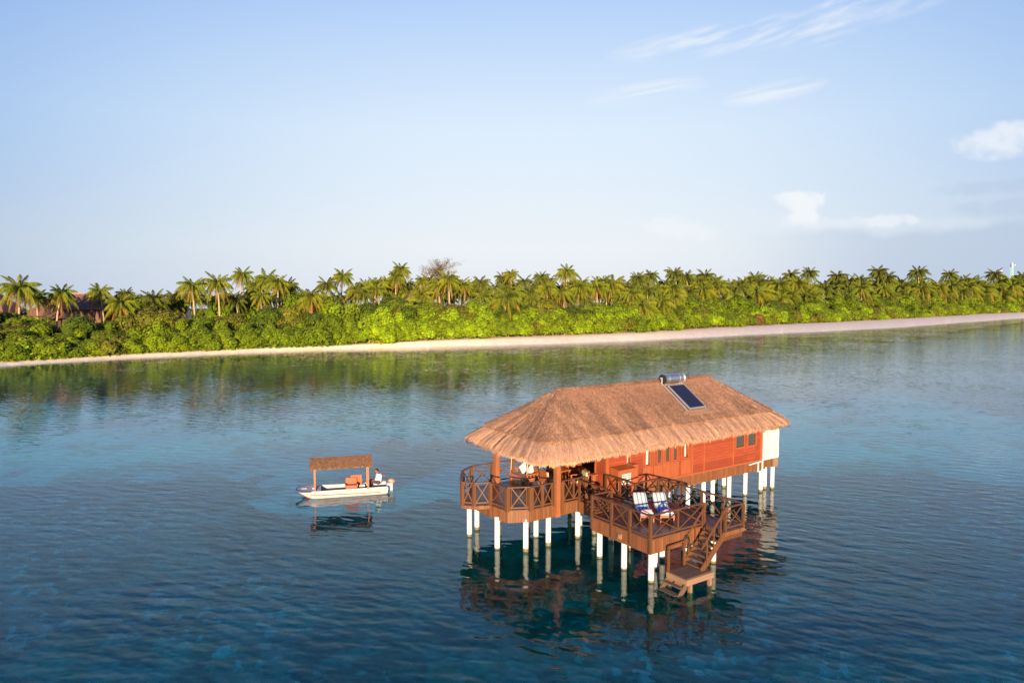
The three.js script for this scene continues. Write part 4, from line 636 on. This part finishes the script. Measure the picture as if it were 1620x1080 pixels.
function plant(name, label, category, variant, mat, p, s, turn, group, trunkH = 0, lift = 0) {
  const t = thing(name, label, category, [p.x, p.y, p.z], turn, group);
  t.scale.set(s[0], s[1], s[0]);
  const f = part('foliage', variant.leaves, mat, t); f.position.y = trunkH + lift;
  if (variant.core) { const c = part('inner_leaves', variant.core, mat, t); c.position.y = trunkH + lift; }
  part('trunk', trunkH ? cyl(0.24, 0.14, trunkH + 2, 0, -0.3, 0, 8) : [beam([0.3, -0.2, 0.2], [0.9, 1.4, 0.5], 0.12, 0.12), beam([-0.3, -0.2, 0.1], [-0.9, 1.5, 0.6], 0.12, 0.12), beam([0, -0.2, -0.1], [0.2, 1.8, -0.4], 0.14, 0.14)], bark, t);
  return t;
}
{
  const len = topCurve.getLength();
  const zone = (px) => px < 545 ? 0 : px < 1010 ? 1 : 2;
  const LBL = {
    beach_shrub: 'front row green shrub at the sand', coastal_bush: 'tall green bush behind the front shrubs', broadleaf_tree: 'round broadleaf tree above the bushes',
  };
  const rows = [['beach_shrub', shrubs, 0.6, 3.3, 0.5, 'shrubs lining the beach'], ['coastal_bush', bushes, 3.6, 4.2, 1.2, 'tall bushes behind the beach shrubs'], ['broadleaf_tree', crowns, 8.2, 5.6, 2, 'broadleaf trees behind the bushes'], ['broadleaf_tree', crowns, 24, 7, 6, 'broadleaf trees behind the bushes']];
  for (const [name, set, off, step, wob, group] of rows) {
    let d = 24;
    while (d < len - 130) {
      const t = d / len, p = topCurve.getPointAt(t), n = topCurve.getTangentAt(t), inl = V3(n.z, 0, -n.x).normalize();
      const px = 810 + FOCAL * p.x / -p.z, far = clamp((-p.z - 150) / 250, 0, 1); if (px > 1680) break;
      d += step * (1 + far * 0.9) * (0.75 + 0.5 * vg());
      if (px < -30 || (off > 20 && (px < 235 || px > 640))) continue;
      const z = zone(px + (vg() - 0.5) * 60);
      p.addScaledVector(inl, off + (vg() - 0.3) * wob * 1.4 + far * off * 0.4); p.y += name === 'beach_shrub' ? -0.05 : 0.1;
      const q = vg(), mat = z === 0 ? (q < 0.5 ? LEAF.deep : LEAF.green) : z === 1 ? (q < 0.62 ? LEAF.bright : LEAF.green) : (q < 0.4 ? LEAF.green : q < 0.75 ? LEAF.bright : LEAF.deep);
      const odd = vg(), m = z === 2 && odd < 0.04 && name === 'beach_shrub' ? LEAF.dry : odd > 0.86 ? LEAF.olive : name === 'broadleaf_tree' ? (q < 0.35 ? LEAF.dark : q < 0.75 ? LEAF.deep : LEAF.green) : mat;
      const s = 0.8 + 0.45 * vg(), low = px < 225 ? 0.8 : px > 1010 ? 0.84 : px > 560 ? 0.94 : 1, hs = (name === 'broadleaf_tree' ? 1 : z === 0 ? 0.95 : 1) * low;
      plant(name, LBL[name] + ' ' + nearMark(px), name === 'broadleaf_tree' ? 'tree' : 'shrub', set[Math.floor(vg() * set.length)], m, p, [s * (1 + far * 0.25), s * hs * (1 + far * 0.12)], vg() * 6.28, group + ' ' + nearMark(px), name === 'broadleaf_tree' ? (2.2 + vg() * 1.4 + far * 2.5) * low : 0, name === 'beach_shrub' && z ? vg() * 1.1 : 0);
    }
  }
}
// coconut palms: fronds with leaflets, arching by age
function frondGeo(seed, len, rise, droop, wide) {
  const r = rng(seed), pos = [], col = [], idx = [], n = 32, P = [];
  for (let i = 0; i <= n; i++) { const t = i / n; P.push(V3(len * (t - 0.12 * droop * t * t * t), len * (rise * t - (0.32 + 0.62 * droop) * t * t), (r() - 0.5) * 0.02)); }
  const quad = (a, b, w0, w1, k) => { const o = pos.length / 3; pos.push(a.x, a.y, a.z - w0, a.x, a.y, a.z + w0, b.x, b.y, b.z - w1, b.x, b.y, b.z + w1); for (let q = 0; q < 4; q++) col.push(k * 1.25, k * 1.05, k); idx.push(o, o + 1, o + 2, o + 2, o + 1, o + 3); };
  for (let i = 0; i < n; i += 2) quad(P[i], P[Math.min(n, i + 2)], 0.07 * (1 - i / n) + 0.015, 0.07 * (1 - (i + 2) / n) + 0.015, 1.1);
  for (let i = 2; i <= n; i++) for (const s of [-1, 1]) {
    const t = i / n, l = wide * 1.3 * (0.35 + 0.9 * Math.sin(Math.PI * Math.pow(t, 0.75)) ) * (0.8 + 0.4 * r()), a = P[i - 1], b = P[i], tan = b.clone().sub(a).normalize();
    const hang = 0.4 + 0.55 * droop + 0.3 * r(), tip = b.clone().addScaledVector(tan, l * 0.55).add(V3(0, -hang * l, s * l * (0.78 - 0.3 * hang)));
    const mid = b.clone().lerp(tip, 0.5).add(V3(0, 0.12 * l, s * 0.05 * l)), w = 0.05 + 0.025 * r(), o = pos.length / 3, k = 0.75 + 0.5 * r(), ye = 0.9 + 0.3 * r();
    const A = b.clone().addScaledVector(tan, -w), B = b.clone().addScaledVector(tan, w), m1 = mid.clone().addScaledVector(tan, -w * 0.8), m2 = mid.clone().addScaledVector(tan, w * 0.8);
    for (const v of [A, B, m1, m2, tip]) { pos.push(v.x, v.y, v.z); col.push(k * ye, k, k * 0.9); }
    idx.push(o, o + 2, o + 1, o + 1, o + 2, o + 3, o + 2, o + 4, o + 3);
  }
  return mesh3(pos, idx, null, col);
}
const FR = { young: [0, 1].map((k) => frondGeo(800 + k, 2.4, 1.3, 0.35, 0.5)), up: [0, 1].map((k) => frondGeo(810 + k, 3.1, 0.85, 0.55, 0.66)), mid: [0, 1, 2].map((k) => frondGeo(820 + k, 3.5, 0.5, 0.75, 0.76)), low: [0, 1].map((k) => frondGeo(830 + k, 3.5, 0.1, 0.85, 0.7)), hang: [0, 1].map((k) => frondGeo(840 + k, 2.7, -0.5, 1.0, 0.55)) };
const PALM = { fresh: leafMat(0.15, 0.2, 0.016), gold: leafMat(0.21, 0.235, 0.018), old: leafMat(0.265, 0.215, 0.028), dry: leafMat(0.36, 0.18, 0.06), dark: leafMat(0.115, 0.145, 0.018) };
const nut = new THREE.IcosahedronGeometry(0.17, 1), nutMat = std(0.3, 0.16, 0.06);
function palm(base, crown, size, label, group, tone, sparse = false, r = vg) {
  const t = thing('coconut_palm', label, 'palm tree', [base.x, base.y, base.z], 0, group), top = crown.clone().sub(base);
  const bend = V3((r() - 0.5) * 1.6, 0, (r() - 0.5) * 1.2), tp = []; for (let k = 0; k <= 6; k++) { const q = k / 6; tp.push(V3(top.x * q * q, top.y * q, top.z * q * q).addScaledVector(bend, Math.sin(Math.PI * q) * 0.5)); }
  const tg = new THREE.TubeGeometry(new THREE.CatmullRomCurve3(tp), 10, 1, 7), P = tg.attributes.position, c = new THREE.CatmullRomCurve3(tp);
  for (let i = 0; i < P.count; i++) { const ring = Math.floor(i / 8), q = ring / 10, ctr = c.getPointAt(q), rad = lerp(0.24, 0.14, q) * size * 1.05; P.setXYZ(i, ctr.x + (P.getX(i) - ctr.x) * rad, ctr.y + (P.getY(i) - ctr.y) * rad, ctr.z + (P.getZ(i) - ctr.z) * rad); }
  part('trunk', tg, barkPale, t);
  const n = sparse ? 20 : 32, turn = r() * 6.28;
  for (let k = 0; k < n; k++) {
    const age = k / (n - 1), kind = age < 0.12 ? 'young' : age < 0.32 ? 'up' : age < 0.6 ? 'mid' : age < 0.86 ? 'low' : 'hang', set = FR[kind];
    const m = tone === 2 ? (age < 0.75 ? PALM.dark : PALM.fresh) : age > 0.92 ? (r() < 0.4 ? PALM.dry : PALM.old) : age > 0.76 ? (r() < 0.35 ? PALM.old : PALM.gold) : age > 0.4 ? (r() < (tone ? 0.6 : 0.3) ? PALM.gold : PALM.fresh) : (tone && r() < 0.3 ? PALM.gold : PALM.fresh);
    const f = part('frond', set[Math.floor(r() * set.length)], m, t); f.position.copy(top); const s = size * (0.85 + 0.3 * r()); f.scale.set(s, s, s); f.rotation.set(0, turn + k * 2.399 + (r() - 0.5) * 0.3, (r() - 0.5) * 0.2 - (age - 0.5) * 0.15);
  }
  if (!sparse && r() < 0.7) for (let k = 0; k < 5; k++) { const c = part('coconut', nut, nutMat, t); c.position.set(top.x + 0.35 * size * Math.cos(k * 1.3), top.y - 0.3 * size - 0.1 * (k % 2), top.z + 0.35 * size * Math.sin(k * 1.3)); c.scale.setScalar(size); }
  return t;
}
{
  // [column, crown row, frond reach in pixels, metres behind the edge of the vegetation, tone, what sets it apart]
  const near = [[30, 455, 27, 12, 0, 'tall palm with a full crown nearest the left edge'], [57, 470, 19, 20, 0, 'lower palm just right of the leftmost tall palm'], [97, 464, 21, 14, 0, 'palm in front of the left end of the thatched house'], [157, 461, 18, 22, 0, 'small palm in front of the thatched house ridge'], [190, 480, 22, 9, 1, 'low yellow green palm right of the thatched house'], [197, 466, 16, 24, 2, 'dark palm behind the low yellow palm by the house'], [243, 473, 20, 16, 2, 'low dark green palm in the gap right of the house'], [276, 470, 19, 24, 2, 'dark palm left of the two tall trunks'], [303, 452, 20, 12, 0, 'left of the two tall straight palms above the left hedge'], [343, 447, 22, 12, 1, 'right of the two tall straight palms above the left hedge'], [372, 474, 15, 18, 2, 'small low palm under the thin leaning palm'], [383, 434, 17, 30, 0, 'thin tall palm leaning left above the hedge'],
    [404, 452, 18, 28, 0], [421, 441, 20, 26, 0], [413, 468, 16, 16, 1], [440, 447, 19, 22, 1], [455, 452, 18, 28, 2], [492, 471, 22, 8, 1, 'low palm with hanging golden fronds over the hedge'], [517, 450, 17, 26, 2], [542, 437, 17, 32, 0, 'tall palm standing alone above the middle hedge'], [572, 458, 17, 26, 0], [598, 449, 16, 22, 1], [612, 446, 14, 30, 1], [634, 426, 16, 34, 0, 'highest palm left of the wispy bare tree'], [627, 438, 16, 26, 0], [634, 481, 23, 7, 1, 'low golden palm over the bushes in the middle'], [667, 444, 13, 26, 1], [693, 450, 17, 22, 1], [710, 441, 19, 16, 1, 'slender palm leaning over the beach below the wispy tree'], [735, 452, 15, 20, 1], [760, 447, 15, 34, 2], [668, 482, 22, 10, 0], [808, 433, 12, 34, 1, 'thin tall palm with a brown skirt in the middle gap'], [803, 472, 26, 9, 0, 'wide low palm with long fronds in the middle'], [796, 440, 14, 40, 2], [838, 462, 20, 22, 2], [856, 438, 13, 38, 2], [865, 456, 18, 20, 1, 'golden palm left of the tallest palm'], [897, 430, 17, 24, 1, 'tallest palm in the middle of the beach'], [888, 462, 16, 16, 1, 'palm leaning left under the tallest palm'], [917, 455, 19, 18, 1], [945, 455, 18, 20, 1], [957, 446, 15, 24, 0], [968, 450, 20, 20, 1], [1001, 466, 19, 12, 1, 'palm with a leaning trunk rising from the beach edge'], [1016, 484, 22, 7, 1, 'low spreading palm at the beach edge'], [1047, 478, 18, 12, 1], [1009, 440, 14, 44, 2], [1030, 436, 13, 48, 2], [1068, 432, 14, 50, 2], [1066, 458, 18, 26, 1], [1086, 438, 14, 44, 2], [1116, 437, 14, 50, 2], [1112, 458, 18, 28, 1], [1132, 450, 17, 34, 1], [1203, 464, 20, 24, 1], [1195, 440, 15, 56, 0], [1206, 492, 15, 10, 1, 'small orange palm at the edge of the right beach'],
    [1233, 452, 18, 34, 1], [1251, 436, 13, 60, 2], [1276, 468, 22, 22, 1], [1281, 432, 12, 62, 2], [1262, 450, 18, 40, 1], [1326, 438, 14, 60, 2], [1335, 474, 21, 18, 1], [1362, 452, 18, 36, 1], [1390, 430, 13, 64, 2], [1404, 440, 15, 58, 2], [1428, 455, 18, 34, 1], [1453, 430, 13, 64, 2], [1477, 456, 18, 32, 1], [1489, 462, 17, 28, 1], [1503, 434, 11, 66, 2], [1521, 446, 15, 46, 1], [1552, 456, 16, 34, 1], [1575, 434, 12, 66, 2], [1585, 470, 18, 22, 1], [1599, 446, 15, 44, 1], [1619, 438, 12, 60, 2]];
  for (const [px, py, reach, back, tone, what] of near) {
    const depth = edgeDepth(px) + back * (1 + clamp((px - 1000) / 900, 0, 0.5)), c = at(px, py, depth), size = reach * (px > 1000 ? 1.15 : 1.05) * depth / FOCAL / 3.05;
    const lean = (vg() - 0.5) * 2.4, base = V3(c.x + lean, 1.2, c.z + (vg() - 0.5) * 1.5);
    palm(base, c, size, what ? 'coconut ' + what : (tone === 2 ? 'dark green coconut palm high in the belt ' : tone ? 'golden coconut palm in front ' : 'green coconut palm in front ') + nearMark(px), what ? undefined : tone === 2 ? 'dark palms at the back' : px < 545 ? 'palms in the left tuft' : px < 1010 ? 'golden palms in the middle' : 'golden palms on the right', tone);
  }
  const fr = rng(31), fill = rng(57), lf = rng(73);
  for (let px = 205; px < 565; px += 15) {
    const x = px + (lf() - 0.5) * 10, depth = edgeDepth(x) + 22 + lf() * 26, py = (px < 290 ? 478 : 466) + lf() * 12, c = at(x, py, depth);
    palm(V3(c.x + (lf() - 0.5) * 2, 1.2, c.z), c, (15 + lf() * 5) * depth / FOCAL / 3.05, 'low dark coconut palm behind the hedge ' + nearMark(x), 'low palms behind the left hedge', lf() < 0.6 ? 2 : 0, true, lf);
  }
  for (let px = 562; px < 1640; px += px < 700 ? 17 : 12) {
    const x = px + (fill() - 0.5) * 10, depth = edgeDepth(x) + (16 + fill() * 20) * (1 + clamp((x - 1000) / 900, 0, 0.5)), py = 456 + fill() * 20 - clamp((x - 1100) / 500, 0, 1) * 6, c = at(x, py, depth);
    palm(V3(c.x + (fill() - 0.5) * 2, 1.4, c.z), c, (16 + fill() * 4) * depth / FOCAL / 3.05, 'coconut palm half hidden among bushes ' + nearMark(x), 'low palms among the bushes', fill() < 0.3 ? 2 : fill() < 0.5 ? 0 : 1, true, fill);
  }
  for (let px = 560; px < 1650; px += px < 820 ? 17 : 10.5) {
    const x = px + (fr() - 0.5) * 12, back = 38 + fr() * 40, depth = edgeDepth(x) + back * (1 + clamp((x - 1000) / 900, 0, 0.5)), py = 443 + fr() * 17, c = at(x, py, depth);
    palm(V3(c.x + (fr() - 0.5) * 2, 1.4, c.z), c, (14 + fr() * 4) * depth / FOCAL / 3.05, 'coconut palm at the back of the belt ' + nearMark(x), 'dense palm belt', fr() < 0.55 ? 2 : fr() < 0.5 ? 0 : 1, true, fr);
  }
}
{ // wispy tall tree above the palms
  const depth = edgeDepth(697) + 30, c = at(697, 419, depth), t = thing('casuarina_tree', 'tall wispy brownish tree with thin foliage above the palms', 'tree', [c.x, 1.4, c.z]), r = rng(99), H = c.y - 1.4, br = [];
  part('trunk', tube([[0, -0.5, 0], [0.3, H * 0.5, 0.2], [0, H, 0]], 0.22, 12, 7), bark, t);
  const pos = [], col = [], idx = [];
  for (let k = 0; k < 40; k++) { const a = r() * 6.28, y0 = H - 4.6 + r() * 3.4, l = 2.2 + r() * 3.4, e = V3(Math.cos(a) * l, y0 + 1.4 + r() * 3.4 - l * 0.3, Math.sin(a) * l); br.push(beam([0, y0, 0], e.toArray(), 0.07, 0.07)); for (let q = 0; q < 130; q++) { const p = V3(0, y0, 0).lerp(e, 0.25 + 0.85 * r()).add(V3((r() - 0.5) * 1.3, (r() - 0.5) * 1.1, (r() - 0.5) * 1.3)), d = V3(r() - 0.5, r() - 0.2, r() - 0.5).multiplyScalar(0.55), w = V3(r() - 0.5, r() - 0.5, r() - 0.5).multiplyScalar(0.2), o = pos.length / 3, kk = 0.7 + 0.6 * r(); for (const v of [p, p.clone().add(w), p.clone().add(d)]) { pos.push(v.x, v.y, v.z); col.push(kk, kk, kk); } idx.push(o, o + 1, o + 2); } }
  part('branches', br, bark, t); part('crown', mesh3(pos, idx, null, col), LEAF.grey, t);
}
// ---------------------------------------------------------------- thatched buildings on the island
function islandHouse(label, px, pyRidge, depth, len, half, rise, turn, wallH) {
  const r = at(px, pyRidge, depth), t = thing('thatched_house', label, 'house', [r.x, 1.3, r.z], turn, 'thatched houses behind the left hedge'), Y = r.y - 1.3, e = Y - rise, run = half * 0.75;
  const pos = [[-len / 2, Y, 0], [len / 2, Y, 0], [-len / 2 - run, e, half], [len / 2 + run, e, half], [len / 2 + run, e, -half], [-len / 2 - run, e, -half]], f = [[0, 2, 3], [0, 3, 1], [1, 3, 4], [1, 4, 5], [1, 5, 0], [0, 5, 2]], P = [], U = [], I = [];
  f.forEach((q) => q.forEach((i) => { P.push(...pos[i]); U.push(pos[i][0] * 0.8 + pos[i][2] * 0.5, pos[i][1] * 0.4); I.push(I.length); }));
  const roof2 = part('thatched_roof', mesh3(P, I, U), std(0.24, 0.13, 0.085, { map: thatchTex, bumpMap: thatchTex, bumpScale: 0.05, roughness: 1 }), t);
  part('ridge_cap', beam([-len / 2 - 0.2, Y + 0.05, 0], [len / 2 + 0.2, Y + 0.05, 0], 0.4, 0.25), thatchOld, roof2);
  part('wall', bspan(-len / 2 - run * 0.7, len / 2 + run * 0.7, 0, e + 0.15, -half * 0.8, half * 0.8), M.ceiling, t);
  const wn = Math.floor(len / 2.2); for (let k = 0; k < wn; k++) part('window', bspan(-len / 2 + 1 + k * 2.2, -len / 2 + 2 + k * 2.2, e - 2.2, e - 0.8, half * 0.8, half * 0.8 + 0.04), M.glass, t);
  return t;
}
islandHouse('thatched house with the highest ridge behind the left palms', 131, 465, 150, 5.2, 6.2, 3.2, 0.1);
islandHouse('lower thatched house to the right of the highest ridge', 180, 472, 156, 7.0, 5.0, 4.2, 0.15);
islandHouse('thatched roof wing in shade left of the highest ridge', 84, 470, 147, 1.2, 5.5, 4.4, -0.5);
islandHouse('thatched roof cut by the left edge of the photo', -16, 462, 140, 3.0, 4.5, 4.0, 0.1);
{ // telecom mast and lamp mast far away on the right
  const mast = (name, label, px, py, depth, w, mats, heads) => { const c = at(px, py, depth), t = thing(name, label, 'mast', [c.x, 1.2, c.z], 0.4), H = c.y - 1.2, n = 10; for (let k = 0; k < n; k++) { const y0 = H * k / n, y1 = H * (k + 1) / n, W = (q) => w * (1.3 - q / H * 0.7); const g = []; for (const [sx, sz] of [[-1, -1], [1, -1], [1, 1], [-1, 1]]) g.push(beam([sx * W(y0), y0, sz * W(y0)], [sx * W(y1), y1, sz * W(y1)], 0.28, 0.28)); for (const s of [-1, 1]) g.push(beam([-W(y0), y0, s * W(y0)], [W(y1), y1, s * W(y1)], 0.2, 0.2), beam([s * W(y0), y0, -W(y0)], [s * W(y1), y1, W(y1)], 0.2, 0.2)); part('lattice_section', g, mats[k % mats.length], t); } for (const [dx, dy, ww, hh] of heads) part('antenna', bspan(dx - ww / 2, dx + ww / 2, H + dy - hh, H + dy, w * 0.6, w * 0.6 + 0.5), M.white, t); return t; };
  const gr = std(0.3, 0.55, 0.5), wh = std(0.75, 0.75, 0.75), rd = std(0.6, 0.12, 0.1);
  mast('telecom_mast', 'green and white lattice telecom mast above the trees far right', 1602, 416, 620, 1.0, [gr], [[-1.2, 0.4, 0.7, 4], [2.6, -1.5, 1.4, 0.7]]);
  mast('striped_mast', 'short red and white mast left of the telecom mast', 1585, 427, 620, 0.6, [rd, wh], []);
}
renderer.render(scene, camera);
